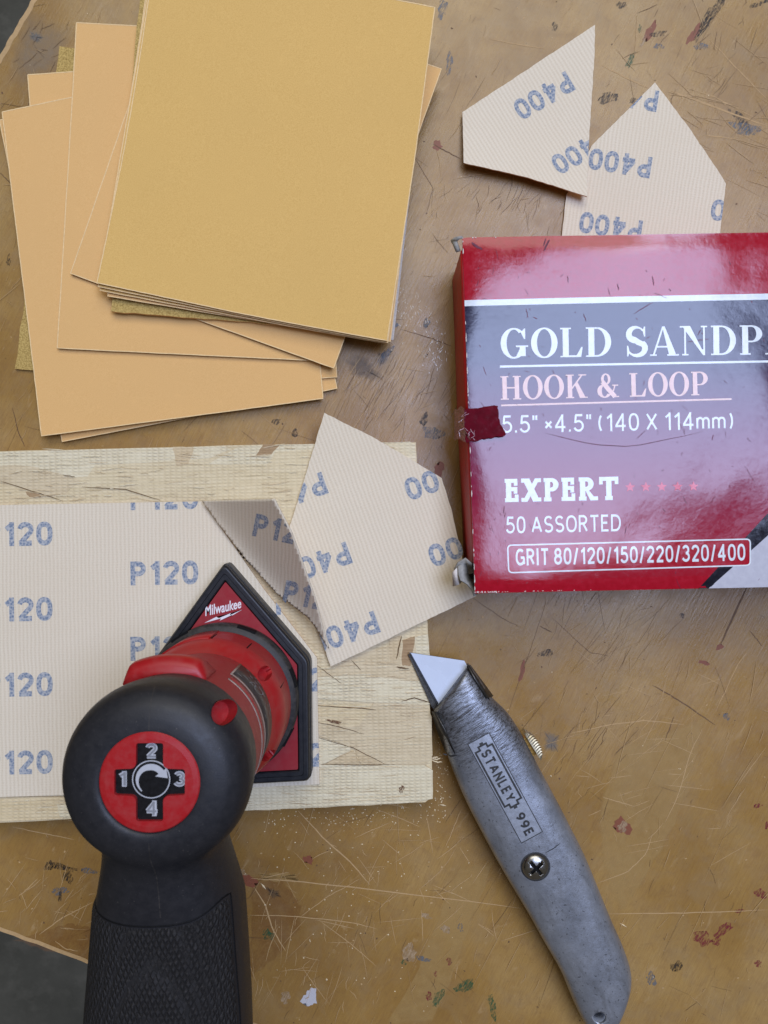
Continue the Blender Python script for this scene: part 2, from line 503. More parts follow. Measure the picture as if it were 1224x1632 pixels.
def mat_floor():
    t = NT("concrete_floor")
    c = t.ramp(t.noise(0.008, 5, 0.6), [(0.3, lin(74, 74, 66)), (0.7, lin(98, 97, 88))])
    c = t.mix(t.math('MULTIPLY', t.ramp(t.noise(0.03, 5, 0.7), [(0.5, 0.0), (0.7, 1.0)]), 0.4), c, lin(116, 114, 104))
    return t.set(c, 0.8, 0.25, 0, t.bump(t.noise(0.05, 5), 1.0))
M['floor'] = mat_floor()
M['shoe'] = plain("pale_grey_canvas", lin(176, 172, 164), 0.9, 0.1, var=0.08, vscale=0.1)
M['shoe_sole'] = plain("off_white_sole", lin(196, 192, 184), 0.7, 0.2)

def stain_mat(name, c, alpha, nscale=0.25):
    t = NT(name)
    f = t.noise(nscale, 5, 0.7)
    a = t.ramp(f, [(0.25, max(0.0, alpha - 0.22)), (0.7, min(1.0, alpha + 0.12))])
    at = t.n('ShaderNodeAttribute'); at.attribute_name = 'fade'
    a = t.math('MULTIPLY', a, at.outputs['Fac'])
    t.set(c, 0.42, 0.5)
    t.l(a, t.b.inputs['Alpha'])
    return t.m
M['st_light'] = stain_mat("light_varnish_patch", lin(192, 158, 98), 0.42)
M['st_dark'] = stain_mat("dark_varnish_patch", lin(138, 90, 46), 0.24)
M['st_grey'] = stain_mat("grey_smear", lin(150, 134, 112), 0.45)
M['st_grime'] = stain_mat("dark_grime", lin(84, 76, 66), 0.42, 0.5)
M['st_blue'] = stain_mat("blue_grey_smear", lin(112, 122, 128), 0.42, 0.6)
def paint_mat(name, c, lo=0.42, hi=0.62):
    t = NT(name)
    f = t.noise(0.8, 5, 0.75, t.mapped(-62, (0.45, 1.5, 1)))
    a = t.ramp(f, [(lo, 0.0), (hi, 0.85)])
    t.set(c, 0.45, 0.4)
    t.l(a, t.b.inputs['Alpha'])
    return t.m
M['p_black'] = paint_mat("black_paint_mark", lin(38, 36, 36))
M['p_green'] = paint_mat("green_paint_mark", lin(34, 92, 62))
M['p_red'] = paint_mat("crimson_paint_mark", lin(128, 34, 52))
M['p_rust'] = paint_mat("rust_paint_mark", lin(140, 82, 58), 0.3, 0.42)
M['p_white'] = paint_mat("white_paint_mark", lin(206, 204, 206), 0.28, 0.4)
M['p_pale'] = paint_mat("pale_chip_mark", lin(182, 156, 122), 0.36, 0.6)
M['p_blue'] = paint_mat("blue_paint_mark", lin(104, 112, 120))
M['scr_light'] = plain("pale_scratch", lin(184, 152, 106), 0.6, 0.3, var=0.1)
M['scr_faint'] = plain("faint_scratch", lin(186, 154, 108), 0.5, 0.3, var=0.1)
M['scr_dark'] = plain("dark_scratch", lin(106, 80, 54), 0.6, 0.3, var=0.2)
M['crumb'] = plain("pale_wood_crumb", lin(226, 206, 166), 0.8, 0.2)
M['glue'] = plain("dried_glue_fleck", lin(196, 180, 150), 0.2, 0.6)

# ------------------------------------------------------------------ floor and bench
FLOOR = -880.0
fl = mk("floor", [(-4000, -4000, FLOOR), (4000, -4000, FLOOR), (4000, 4000, FLOOR), (-4000, 4000, FLOOR)], [[0, 1, 2, 3]], M['floor'])
tag(fl, kind="structure")

bench = empty("workbench")
tag(bench, "scratched brown varnished wooden workbench under everything", "workbench")
bp = WP([(-657, 1231), (513, -790), (2000, -790), (2000, 2238)])
slab("bench_top", bp, 0.0, 34.0, [M['bench'], M['bench_edge']], bench)
for (x, y) in ((-270, -105), (-5, 340), (320, 340), (320, -300)):
    slab("leg", [(x - 30, y - 30), (x + 30, y - 30), (x + 30, y + 30), (x - 30, y + 30)], -34.0, -34.0 - FLOOR, [M['bench_edge']], bench)
# lipped front edge
def ribbon(pts, w, z=0.05, taper=True, closed_w=None):
    V = []; FS = []
    n = len(pts)
    for i, p in enumerate(pts):
        a = pts[max(0, i - 1)]; b = pts[min(n - 1, i + 1)]
        dx, dy = b[0] - a[0], b[1] - a[1]; L = math.hypot(dx, dy) or 1
        t = i / (n - 1)
        ww = w * (0.25 + 0.75 * math.sin(math.pi * min(1, max(0, t))) ** 0.5) if taper else w
        nx, ny = -dy / L * ww / 2, dx / L * ww / 2
        V += [(p[0] + nx, p[1] + ny, z), (p[0] - nx, p[1] - ny, z)]
    for i in range(n - 1):
        FS.append([2 * i, 2 * i + 1, 2 * i + 3, 2 * i + 2])
    return V, FS

def join(lst):
    V = []; FS = []
    for v, f in lst:
        k = len(V); V += v; FS += [[i + k for i in q] for q in f]
    return V, FS

def wob(pts, n, amp, seed):
    r = random.Random(seed)
    out = []
    tot = len(pts) - 1
    for i in range(n + 1):
        t = i / n * tot; j = min(int(t), tot - 1); u = t - j
        x = pts[j][0] * (1 - u) + pts[j + 1][0] * u; y = pts[j][1] * (1 - u) + pts[j + 1][1] * u
        out.append((x + r.uniform(-amp, amp), y + r.uniform(-amp, amp)))
    return out

def blob(cx, cy, rx, ry, rot, n, rough, seed):
    r = random.Random(seed); c, s = math.cos(math.radians(rot)), math.sin(math.radians(rot))
    out = []
    ph = [r.uniform(0, 6.28) for _ in range(4)]
    for i in range(n):
        a = 2 * math.pi * i / n
        k = 1 + rough * (0.5 * math.sin(2 * a + ph[0]) + 0.4 * math.sin(3 * a + ph[1]) + 0.35 * math.sin(5 * a + ph[2]) + 0.3 * math.sin(9 * a + ph[3])) + r.uniform(-rough, rough) * 0.25
        x, y = math.cos(a) * rx * k, math.sin(a) * ry * k
        out.append((cx + x * c - y * s, cy - (x * s + y * c)))
    return out

# varnish patches, seen in the photograph
st = [
    ('st_light', [(735, 1380), (790, 1372), (760, 1440), (735, 1520), (690, 1632), (612, 1640), (660, 1560), (690, 1480)]),
    ('st_light', [(985, 1190), (1060, 1165), (1130, 1135), (1105, 1225), (1080, 1310), (1030, 1400), (990, 1462), (965, 1400), (950, 1300)]),
    ('st_dark', [(400, 1395), (450, 1400), (480, 1440), (478, 1480), (440, 1530), (396, 1560)]),
    ('st_dark', [(20, 1500), (110, 1470), (150, 1480), (148, 1535)]),
    ('st_light', [(412, 1390), (470, 1392), (478, 1404), (420, 1404)]),
    ('st_grime', [(546, 570), (578, 562), (612, 600), (604, 610), (560, 600)]),
    ('st_grey', [(40, 10), (120, 40), (100, 120), (30, 140), (10, 110)]),
    ('st_blue', [(48, 48), (70, 58), (62, 70), (46, 62)]),
    ('st_blue', [(600, 560), (628, 555), (616, 580), (602, 585)]),
    ('st_blue', [(868, 1165), (892, 1170), (890, 1200), (866, 1195)]),
    ('st_grime', [(420, 1412), (444, 1420), (450, 1432), (430, 1432)]),
]
for i, (m, pts) in enumerate(st):
    rp = WP(pts)
    rp = wob(rp + [rp[0]], 40, 0.7, 40 + i)[:-1]
    rp = ccw(rp); n = len(rp)
    gx = sum(p[0] for p in rp) / n; gy_ = sum(p[1] for p in rp) / n
    kf = 0.93 if m in ('st_light', 'st_dark') else 0.45
    zz = 0.010 + 0.0015 * i
    V = [(x, y, zz) for x, y in rp] + [(gx + (x - gx) * kf, gy_ + (y - gy_) * kf, zz) for x, y in rp] + [(gx, gy_, zz)]
    o = mk("stain", V, [[k, (k + 1) % n, n + (k + 1) % n, n + k] for k in range(n)] + [[n + k, n + (k + 1) % n, 2 * n] for k in range(n)], M[m], bench)
    at = o.data.attributes.new('fade', 'FLOAT', 'POINT')
    at.data.foreach_set('value', [0.0] * n + [1.0] * (n + 1))

pm = [  # material, centre px, half sizes px, turn
    ('p_rust', 1036, 50, 5, 20, -28), ('p_pale', 1025, 66, 3, 10, -28), ('p_green', 1005, 96, 4, 15, -22), ('p_green', 1020, 46, 3, 6, 0),
    ('p_black', 1132, 26, 8, 34, -30), ('p_rust', 1106, 54, 6, 16, -30), ('p_black', 1120, 44, 6, 20, -32), ('p_blue', 1118, 74, 10, 6, 0),
    ('p_black', 1050, 54, 12, 5, 5), ('p_blue', 1050, 74, 7, 5, 0), ('p_black', 970, 156, 17, 8, 5), ('p_black', 1010, 160, 8, 4, 0),
    ('p_black', 1180, 192, 22, 8, -45), ('p_blue', 1188, 205, 22, 10, -20), ('p_black', 990, 8, 7, 6, 0), ('p_blue', 716, 100, 5, 18, 0),
    ('p_rust', 697, 232, 8, 7, 20), ('p_black', 1210, 6, 16, 4, 20), ('p_black', 884, 42, 5, 6, 0), ('p_blue', 705, 14, 8, 14, 0),
    ('p_black', 100, 1382, 22, 5, -10), ('p_black', 78, 1380, 6, 8, 0), ('p_black', 108, 1398, 8, 9, 0), ('p_blue', 95, 1420, 12, 7, -5), ('p_black', 96, 1428, 3, 9, 0),
    ('p_blue', 142, 1388, 14, 4, -15),
    ('p_green', 428, 1490, 9, 9, 30), ('p_white', 494, 1590, 11, 14, 0), ('p_pale', 455, 1589, 8, 9, 10), ('p_rust', 491, 1370, 8, 6, 5), ('p_pale', 388, 1397, 13, 8, -20), ('p_rust', 392, 1402, 18, 9, -15),
    ('p_pale', 652, 1518, 10, 14, -20), ('p_green', 643, 1534, 4, 4, 0), ('p_blue', 674, 1528, 11, 4, -10), ('p_pale', 710, 1481, 9, 5, -20), ('p_pale', 679, 1460, 8, 4, -10),
    ('p_green', 698, 1590, 14, 7, 50), ('p_red', 684, 1588, 4, 8, 0), ('p_green', 741, 1572, 15, 9, 10), ('p_green', 785, 1605, 6, 18, 10), ('p_red', 716, 1532, 4, 6, 0), ('p_blue', 734, 1478, 5, 6, 0), ('p_red', 694, 1552, 3, 4, 0),
    ('p_rust', 992, 1317, 13, 13, 0), ('p_pale', 992, 1318, 8, 8, 0),
    ('p_red', 1153, 1482, 15, 8, 35), ('p_red', 1119, 1496, 13, 12, 30), ('p_red', 1212, 1424, 9, 8, 0), ('p_red', 1208, 1284, 6, 4, 0), ('p_red', 1142, 1500, 8, 6, 0), ('p_red', 1208, 1536, 6, 5, 0), ('p_red', 1222, 1315, 3, 6, 0), ('p_red', 1178, 1452, 8, 3, 0), ('p_black', 1078, 1540, 9, 8, 20), ('p_blue', 1038, 1560, 8, 10, 0),
    ('p_black', 870, 1041, 11, 6, 20), ('p_rust', 832, 1070, 4, 15, -15), ('p_black', 1087, 981, 4, 4, 0), ('p_blue', 1158, 1142, 5, 6, 0), ('p_rust', 1147, 1031, 5, 5, 0), ('p_rust', 1122, 1056, 9, 3, -10),
    ('p_rust', 700, 748, 7, 12, 0), ('p_blue', 628, 515, 6, 8, 0), ('p_blue', 680, 515, 5, 8, 0), ('p_blue', 690, 690, 16, 10, -25), ('p_black', 676, 668, 5, 12, -10), ('p_blue', 617, 562, 12, 5, 40),
    ('p_black', 14, 415, 4, 8, 0), ('p_black', 470, 690, 4, 8, 0), ('p_black', 440, 672, 8, 4, 0),
]
for i, (m, x, y, rx, ry, rot) in enumerate(pm):
    vs, fs = planar(WP(blob(x, y, rx, ry, rot, 22, 0.38, 100 + i)))
    sheetmesh("paint_mark", vs, fs, lambda a, b: 0.035 + 0.002 * (i % 7), M[m], bench)

# scratches and hairline cracks
light = []; dark = []; faint = []
def on_bench(px, py, m=0.4):
    x, y = W(px, py); p = ccw(bp)
    for i in range(len(p)):
        a, b = p[i], p[(i + 1) % len(p)]; L = math.hypot(b[0] - a[0], b[1] - a[1])
        if ((b[0] - a[0]) * (y - a[1]) - (b[1] - a[1]) * (x - a[0])) / L < m: return False
    return True
def scr(lst, pts, w, seed=0, n=14, amp=0.12):
    if not all(on_bench(*p) for p in pts): return
    lst.append(ribbon(wob(WP(pts), n, amp, seed), w * 0.72, 0.06 + 0.0004 * len(lst)))
scr(light, [(475, 1292), (520, 1340), (560, 1375), (590, 1410)], 0.75, 1)
scr(light, [(400, 1400), (470, 1404), (560, 1414), (680, 1428), (830, 1447)], 0.7, 2)
scr(light, [(405, 1414), (422, 1440), (434, 1480), (455, 1516)], 0.75, 3)
scr(light, [(396, 1458), (470, 1460), (560, 1470), (600, 1480)], 0.5, 4)
scr(light, [(478, 1462), (520, 1430), (575, 1400)], 0.4, 5)
scr(light, [(508, 1466), (560, 1505), (600, 1540)], 0.4, 6)
scr(light, [(970, 1456), (1090, 1455), (1224, 1450)], 0.6, 7)
scr(light, [(905, 1170), (970, 1155), (1030, 1148), (1090, 1155)], 0.6, 8)
scr(light, [(1140, 1135), (1175, 1060), (1190, 1040)], 0.5, 9)
scr(light, [(1060, 1310), (1080, 1270), (1100, 1200), (1120, 1160)], 0.5, 10)
scr(light, [(950, 1408), (1000, 1390), (1030, 1360), (1040, 1330)], 0.5, 11)
scr(light, [(1070, 145), (1110, 160), (1150, 175), (1220, 200)], 1.1, 12)
scr(light, [(1072, 132), (1140, 155), (1215, 195)], 0.5, 13)
scr(light, [(960, 105), (1000, 125), (1032, 140)], 0.9, 14)
scr(light, [(1130, 62), (1170, 105), (1224, 160)], 0.6, 15)
scr(light, [(960, 98), (1000, 40), (1020, 10)], 0.4, 16)
scr(light, [(1120, 215), (1175, 222)], 0.7, 17)
scr(light, [(780, 62), (830, 72), (870, 78)], 0.6, 18)
scr(light, [(20, 1318), (80, 1330), (118, 1338)], 0.5, 19)
scr(light, [(62, 1490), (100, 1462), (148, 1438)], 0.6, 20)
scr(light, [(88, 1500), (105, 1512), (125, 1516)], 0.5, 21)
scr(light, [(30, 1428), (42, 1418), (60, 1400)], 0.5, 22)
scr(light, [(960, 1270), (1010, 1285)], 0.5, 23)
scr(light, [(672, 1450), (674, 1500)], 0.4, 24)
scr(light, [(600, 1290), (640, 1305), (670, 1318)], 0.4, 25)
scr(light, [(680, 1300), (690, 1360)], 0.4, 26)
scr(light, [(735, 1290), (710, 1350)], 0.4, 27)
scr(light, [(690, 1410), (750, 1436)], 0.4, 28)
scr(dark, [(60, -6), (110, 12), (190, 38)], 0.75, 30)
scr(dark, [(640, 525), (690, 540), (720, 552)], 0.5, 31)
scr(dark, [(1040, 1092), (1080, 1115), (1140, 1155)], 0.7, 32)
scr(dark, [(1190, 936), (1172, 975), (1148, 1028)], 1.2, 33)
scr(dark, [(880, 985), (940, 1040), (970, 1045)], 0.3, 34)
scr(dark, [(1074, 1142), (1060, 1180)], 0.5, 35)
scr(dark, [(860, 998), (880, 1008)], 0.6, 36)
scr(dark, [(690, 230), (735, 254)], 0.6, 37)
scr(dark, [(660, 250), (690, 300), (680, 340)], 0.35, 38)
scr(dark, [(1195, 1005), (1215, 1030)], 0.5, 39)
scr(dark, [(756, 1290), (840, 1050), (870, 960)], 0.25, 40)
scr(dark, [(60, 84), (50, 94), (30, 110)], 0.4, 41)
r5 = random.Random(17)
def hatch(lst, cx, cy, sx_, sy_, n, ang, da, L0, L1, w0, w1):
    for i in range(n):
        x, y = r5.gauss(cx, sx_), r5.gauss(cy, sy_); a = math.radians(r5.gauss(ang, da)); L = r5.uniform(L0, L1)
        scr(lst, [(x, y), (x + L * .5 * math.cos(a) + r5.uniform(-3, 3), y - L * .5 * math.sin(a)), (x + L * math.cos(a), y - L * math.sin(a))], r5.uniform(w0, w1), 900 + i, 6, 0.08)
hatch(dark, 940, 1020, 60, 50, 45, 58, 14, 20, 90, 0.08, 0.2)
hatch(dark, 930, 1190, 40, 50, 40, 60, 10, 10, 50, 0.1, 0.26)
hatch(faint, 1010, 1220, 70, 70, 70, 30, 40, 15, 80, 0.12, 0.35)
hatch(dark, 600, 640, 50, 30, 60, 62, 8, 20, 60, 0.1, 0.28)
hatch(faint, 590, 600, 60, 40, 50, 60, 12, 15, 60, 0.12, 0.3)
hatch(faint, 640, 1420, 120, 70, 70, 20, 60, 10, 70, 0.12, 0.4)
hatch(faint, 480, 1540, 70, 60, 60, 80, 25, 10, 80, 0.12, 0.35)
hatch(dark, 1120, 60, 70, 50, 30, 55, 20, 8, 40, 0.12, 0.35)
hatch(faint, 1130, 180, 60, 60, 50, -25, 14, 20, 90, 0.12, 0.4)
hatch(faint, 700, 440, 12, 60, 30, 55, 12, 20, 60, 0.12, 0.3)
hatch(faint, 70, 1440, 50, 40, 40, 45, 40, 10, 50, 0.12, 0.4)
hatch(dark, 800, 340, 60, 30, 40, 60, 20, 10, 40, 0.1, 0.25)
hatch(dark, 50, 90, 30, 50, 30, 50, 30, 8, 30, 0.1, 0.25)
scr(dark, [(20, 650), (30, 690), (40, 712)], 0.5, 42)
scr(dark, [(0, 275), (25, 300)], 0.4, 43)
scr(dark, [(750, 950), (800, 985), (830, 1000)], 0.3, 44)
r2 = random.Random(99)
for i in range(1150):                    # the fine crossing wear everywhere
    x, y = r2.uniform(-20, 1250), r2.uniform(-20, 1660)
    if r2.random() < 0.62: a = math.radians(r2.gauss(64, 9))
    else: a = math.radians(r2.uniform(0, 180))
    L = r2.expovariate(1 / 26.0) + 6
    p2 = (x + math.cos(a) * L, y - math.sin(a) * L)
    k = r2.random()
    lst = faint if k < 0.66 else dark
    scr(lst, [(x, y), ((x + p2[0]) / 2 + r2.uniform(-2, 2), (y + p2[1]) / 2), p2], r2.uniform(0.10, 0.30) if lst is faint else r2.uniform(0.07, 0.2), 200 + i, 5, 0.06)
for i in range(520):
    x, y = r2.uniform(-20, 1250), r2.uniform(-20, 1660)
    if not on_bench(x, y, 1.0): continue
    vs = WP(blob(x, y, r2.uniform(0.5, 2.2), r2.uniform(0.5, 1.7), r2.uniform(0, 180), 7, 0.3, i))
    (dark if r2.random() < 0.55 else light).append(([(a, b, 0.07) for a, b in vs], [list(range(7))[::-1]]))
for nm, lst, m in (("pale_scratches", light, 'scr_light'), ("faint_scratches", faint, 'scr_faint'), ("dark_scratches", dark, 'scr_dark')):
    V, FS = join(lst)
    o = mk(nm, V, FS, M[m], bench); tag(o, kind="stuff")
# pale worn edge along the front
V, FS = ribbon(wob(WP([(-200, 1404), (145, 1535), (420, 1639), (560, 1692)]), 60, 0.25, 5), 1.6, 0.05, False)
mk("worn_edge", V, FS, M['scr_faint'], bench)
V, FS = ribbon(wob(WP([(-60, 199), (0, 95), (55, 0), (100, -78)]), 40, 0.3, 6), 2.0, 0.05, False)
mk("worn_edge", V, FS, M['scr_faint'], bench)
lst = []
for i in range(90):
    cx, cy = (655, 490) if i % 2 else (690, 555)
    x, y = r2.gauss(cx, 16), r2.gauss(cy, 22)
    if x > 722: continue
    lst.append(([(a, b, 0.09) for a, b in WP(blob(x, y, r2.uniform(0.4, 0.8), r2.uniform(1.0, 4), r2.uniform(-50, 50), 7, 0.4, i))], [list(range(7))[::-1]]))
V, FS = join(lst); tag(mk("glue_flecks", V, FS, M['glue'], bench), kind="stuff")

# grey shoe on the floor beyond the handle
shoe = empty("shoe")
tag(shoe, "pale grey shoe on the dark floor, toe just showing beside the black handle", "shoe")
def loft(name, rings, mat, parent, caps=True, smooth=True):
    n = len(rings[0]); V = [p for r in rings for p in r]; FS = []
    for i in range(len(rings) - 1):
        for j in range(n):
            k = (j + 1) % n
            FS.append([i * n + j, i * n + k, (i + 1) * n + k, (i + 1) * n + j])
    if caps:
        FS.append(list(range(n))[::-1]); FS.append([(len(rings) - 1) * n + j for j in range(n)])
    return mk(name, V, FS, mat, parent, smooth)
sx, sy = W(175, 1690, FLOOR + 50)
def shoe_ring(z, sc, cut=1.0):
    out = []
    for j in range(36):
        a = 2 * math.pi * j / 36
        x, y = math.cos(a) * 52 * sc, math.sin(a) * 130 * sc * cut
        out.append((sx + x * math.cos(0.35) + y * math.sin(0.35), sy - 60 - x * math.sin(0.35) + y * math.cos(0.35), z))
    return out
loft("sole", [shoe_ring(FLOOR, 1.0), shoe_ring(FLOOR + 22, 1.02)], M['shoe_sole'], shoe)
loft("upper", [shoe_ring(FLOOR + 22.1, 0.97), shoe_ring(FLOOR + 40, 0.95), shoe_ring(FLOOR + 58, 0.86), shoe_ring(FLOOR + 72, 0.68), shoe_ring(FLOOR + 80, 0.4), shoe_ring(FLOOR + 82, 0.1)], M['shoe'], shoe)

# ------------------------------------------------------------------ drawn one-weight lettering
def band(pts, ws):
    out = []; L = []; n = len(pts)
    for i, p in enumerate(pts):
        a = pts[max(0, i - 1)]; b = pts[min(n - 1, i + 1)]
        d = math.hypot(b[0] - a[0], b[1] - a[1]) or 1
        nx, ny = -(b[1] - a[1]) / d * ws / 2, (b[0] - a[0]) / d * ws / 2
        L.append(((p[0] + nx, p[1] + ny), (p[0] - nx, p[1] - ny)))
    for i in range(n - 1): out.append([L[i][0], L[i + 1][0], L[i + 1][1], L[i][1]])
    return out
def arcp(cx, cy, rx, ry, a0, a1, n=18, e=1.0):
    o = []
    for k in range(n + 1):
        a = math.radians(a0 + (a1 - a0) * k / n); c, s_ = math.cos(a), math.sin(a)
        o.append((cx + rx * math.copysign(abs(c) ** e, c), cy + ry * math.copysign(abs(s_) ** e, s_)))
    return o
MONO = {
 '0': (.52, [arcp(.26, .5, .26, .5, 0, 360, 32, .82)]), 'O': (.66, [arcp(.33, .5, .33, .5, 0, 360, 32, .85)]),
 '1': (.30, [[(.27, -.0), (.27, 1)], [(.27, .98), (.02, .76)]]),
 '2': (.52, [arcp(.26, .73, .26, .27, 172, -32, 16) + [(.02, .0)], [(-.03, 0), (.54, 0)]]),
 '3': (.52, [arcp(.25, .755, .23, .245, 160, -90, 16), arcp(.25, .26, .27, .26, 90, -162, 16)]),
 '4': (.58, [[(.42, 0), (.42, 1)], [(.42, 1), (.0, .27)], [(-.04, .25), (.60, .25)]]),
 '5': (.52, [[(.50, 1), (.06, 1)], [(.09, 1), (.05, .50)], arcp(.25, .31, .27, .31, 128, -160, 18)]),
 '8': (.52, [arcp(.26, .76, .22, .24, 0, 360, 22), arcp(.26, .265, .26, .265, 0, 360, 22)]),
 '9': (.52, [arcp(.26, .71, .26, .29, 0, 360, 24), arcp(.04, .68, .48, .68, 0, -78, 10)]),
 '/': (.30, [[(.0, -.10), (.30, 1.06)]]), 'I': (.06, [[(.03, 0), (.03, 1)]]),
 'P': (.50, [[(.0, -.0), (.0, 1)], [(-.02, 1), (.24, 1)], arcp(.24, .74, .24, .26, 90, -90, 12), [(.24, .48), (-.02, .48)]]),
 'R': (.54, [[(.0, 0), (.0, 1)], [(-.02, 1), (.26, 1)], arcp(.26, .75, .24, .25, 90, -90, 12), [(.26, .50), (-.02, .50)], [(.26, .50), (.53, .0)]]),
 'G': (.64, [arcp(.33, .5, .33, .5, 48, 335, 24, .9), [(.64, .0), (.64, .46)], [(.68, .46), (.36, .46)]]),
 'T': (.56, [[(.28, 0), (.28, 1)], [(-.02, 1), (.58, 1)]]),
 'A': (.66, [[(.0, 0), (.33, 1)], [(.66, 0), (.33, 1)], [(.12, .30), (.54, .30)]]),
 'S': (.54, [arcp(.27, .745, .25, .255, 28, 268, 16) , [(.262, .492), (.28, .488)], arcp(.27, .245, .27, .245, 92, -152, 16)]),
 'E': (.46, [[(.0, 0), (.0, 1)], [(-.02, 1), (.46, 1)], [(-.02, 0), (.48, 0)], [(0, .52), (.40, .52)]]),
 'D': (.60, [[(.0, 0), (.0, 1)], [(-.02, 1), (.22, 1)], arcp(.22, .5, .38, .5, 90, -90, 18, .9), [(.22, 0), (-.02, 0)]]),
 'X': (.58, [[(.0, 0), (.58, 1)], [(.58, 0), (.0, 1)]]), '*': (.36, [[(.0, .22), (.36, .62)], [(.36, .22), (.0, .62)]]),
 'm': (.72, [[(.0, 0), (.0, .68)], arcp(.18, .48, .18, .20, 175, 0, 10) + [(.36, 0)], arcp(.54, .48, .18, .20, 175, 0, 10) + [(.72, 0)]]),
 '(': (.20, [arcp(.34, .46, .34, .66, 132, 228, 12)]), ')': (.20, [arcp(-.14, .46, .34, .66, 48, -48, 12)]),
 '"': (.20, [[(.02, .74), (.02, 1.04)], [(.20, .74), (.20, 1.04)]]), '.': (.05, [[(.025, -.05), (.025, .09)]]),
 'L': (.44, [[(.0, 0), (.0, 1)], [(-.02, 0), (.46, 0)]]), 'N': (.60, [[(.0, 0), (.0, 1)], [(.60, 0), (.60, 1)], [(.0, .98), (.60, .02)]]),
 'Y': (.60, [[(.30, 0), (.30, .45)], [(.30, .43), (.0, 1)], [(.30, .43), (.60, 1)]]),
}
def mono(word, t=.13, gap=.16):
    """one-weight word as overlapping strips, centred in a unit box"""
    V = []; FS = []; x = 0
    for ch in word:
        if ch == ' ': x += .30; continue
        w, paths = MONO[ch]
        for p in paths:
            p = [(a, t / 2 + (1 - t) * b) for a, b in p]
            if len(p) == 2:                       # square ends
                a, b = Vector(p[0]), Vector(p[1]); d = (b - a).normalized() * t * .5
                horiz = abs(b.x - a.x) > abs(b.y - a.y) * 3 or abs(b.x - a.x) < 1e-4
                if horiz and abs(b.y - a.y) > .6: p = [tuple(a - d), tuple(b + d)]
            for q in band(p, t):
                k = len(V); V += [(x + t / 2 + a, b) for a, b in q]; FS.append([k, k + 1, k + 2, k + 3])
        x += w + t + gap
    x0 = min(v[0] for v in V); x1 = max(v[0] for v in V); y0 = min(v[1] for v in V); y1 = max(v[1] for v in V)
    cap = 1.0
    return [((a - (x0 + x1) / 2) / (x1 - x0), b - .5) for a, b in V], FS
def stacked(name, P, fs, zf, off, mat, parent, eps=0.0007, m=37):
    """strips of one letter overlap, so each sits a hair above the last"""
    V = []; FS = []
    for i, f in enumerate(fs):
        k = len(V); q = [P[j] for j in f]
        if area2(q) < 0: q = q[::-1]
        V += [(x, y, zf(x, y) + off + eps * (i % m)) for x, y in q]; FS.append(list(range(k, k + len(q))))
    return mk(name, V, FS, mat, parent, False)
def hull(pts):
    pts = sorted(set(pts)); 
    def half(ps):
        h = []
        for p in ps:
            while len(h) > 1 and (h[-1][0] - h[-2][0]) * (p[1] - h[-2][1]) - (h[-1][1] - h[-2][1]) * (p[0] - h[-2][0]) <= 0: h.pop()
            h.append(p)
        return h
    a = half(pts); b = half(pts[::-1]); return a[:-1] + b[:-1]
def clip_each(P, fs, poly):
    """keep strips apart (they overlap) while cutting them to a convex outline"""
    OV = []; OF = []
    pc = ccw(poly)
    for f in fs:
        q = ccw([P[j] for j in f])
        for i in range(len(pc)):
            a, b = pc[i], pc[(i + 1) % len(pc)]
            sd = lambda p: (b[0] - a[0]) * (p[1] - a[1]) - (b[1] - a[1]) * (p[0] - a[0])
            o = []
            for k in range(len(q)):
                c, d = q[k], q[(k + 1) % len(q)]
                sc_, sd_ = sd(c), sd(d)
                if sc_ >= 0: o.append(c)
                if sc_ * sd_ < 0:
                    t = sc_ / (sc_ - sd_); o.append((c[0] + (d[0] - c[0]) * t, c[1] + (d[1] - c[1]) * t))
            q = o
            if len(q) < 3: break
        if len(q) >= 3:
            k = len(OV); OV += q; OF.append(list(range(k, k + len(q))))
    return OV, OF

# ------------------------------------------------------------------ pile of gold sandpaper sheets
PX0, PY0 = W(345, 330, 8)
def pile_z(base, c):
    def f(x, y):
        u = (x - PX0) / 60.0; v = (y - PY0) / 72.0
        return base + c * (0.55 * u * u + 0.45 * v * v) + 0.4 * c * noise.noise(Vector((x * 0.02, y * 0.02, base * 0.3)))
    return f

def sheet(pts, base, c, top, label, jag=0.0, seed=0, th=0.8, curve=0.0):
    c *= 1.35
    poly = WP(pts, base + 0.4 * c)
    jag = jag or 0.05
    if jag:
        rr = random.Random(seed); q = []
        for i in range(len(poly)):
            a, b = poly[i], poly[(i + 1) % len(poly)]
            for k in range(24):
                t = k / 24
                j = jag if k else 0
                q.append((a[0] + (b[0] - a[0]) * t + rr.uniform(-j, j), a[1] + (b[1] - a[1]) * t + rr.uniform(-j, j)))
        poly = q
    o = slab("sandpaper_sheet", poly, pile_z(base, c), th, [top, M['loop_back'], M['paper_edge']], None, 9.0)
    if top is not gc and top is not M['loop_back']:
        zf = pile_z(base, c); rr = random.Random(seed + 50)
        q = poly + [poly[0]]
        V, FS = ribbon(q, 0.42, 0, False)
        kv = [(x, y, zf(x, y) + 0.05) for x, y, _ in V]
        mk("chipped_edge", kv, FS, M['edge_wear'], o)
    return tag(o, label, "sandpaper", "gold sandpaper sheets in the loose pile")

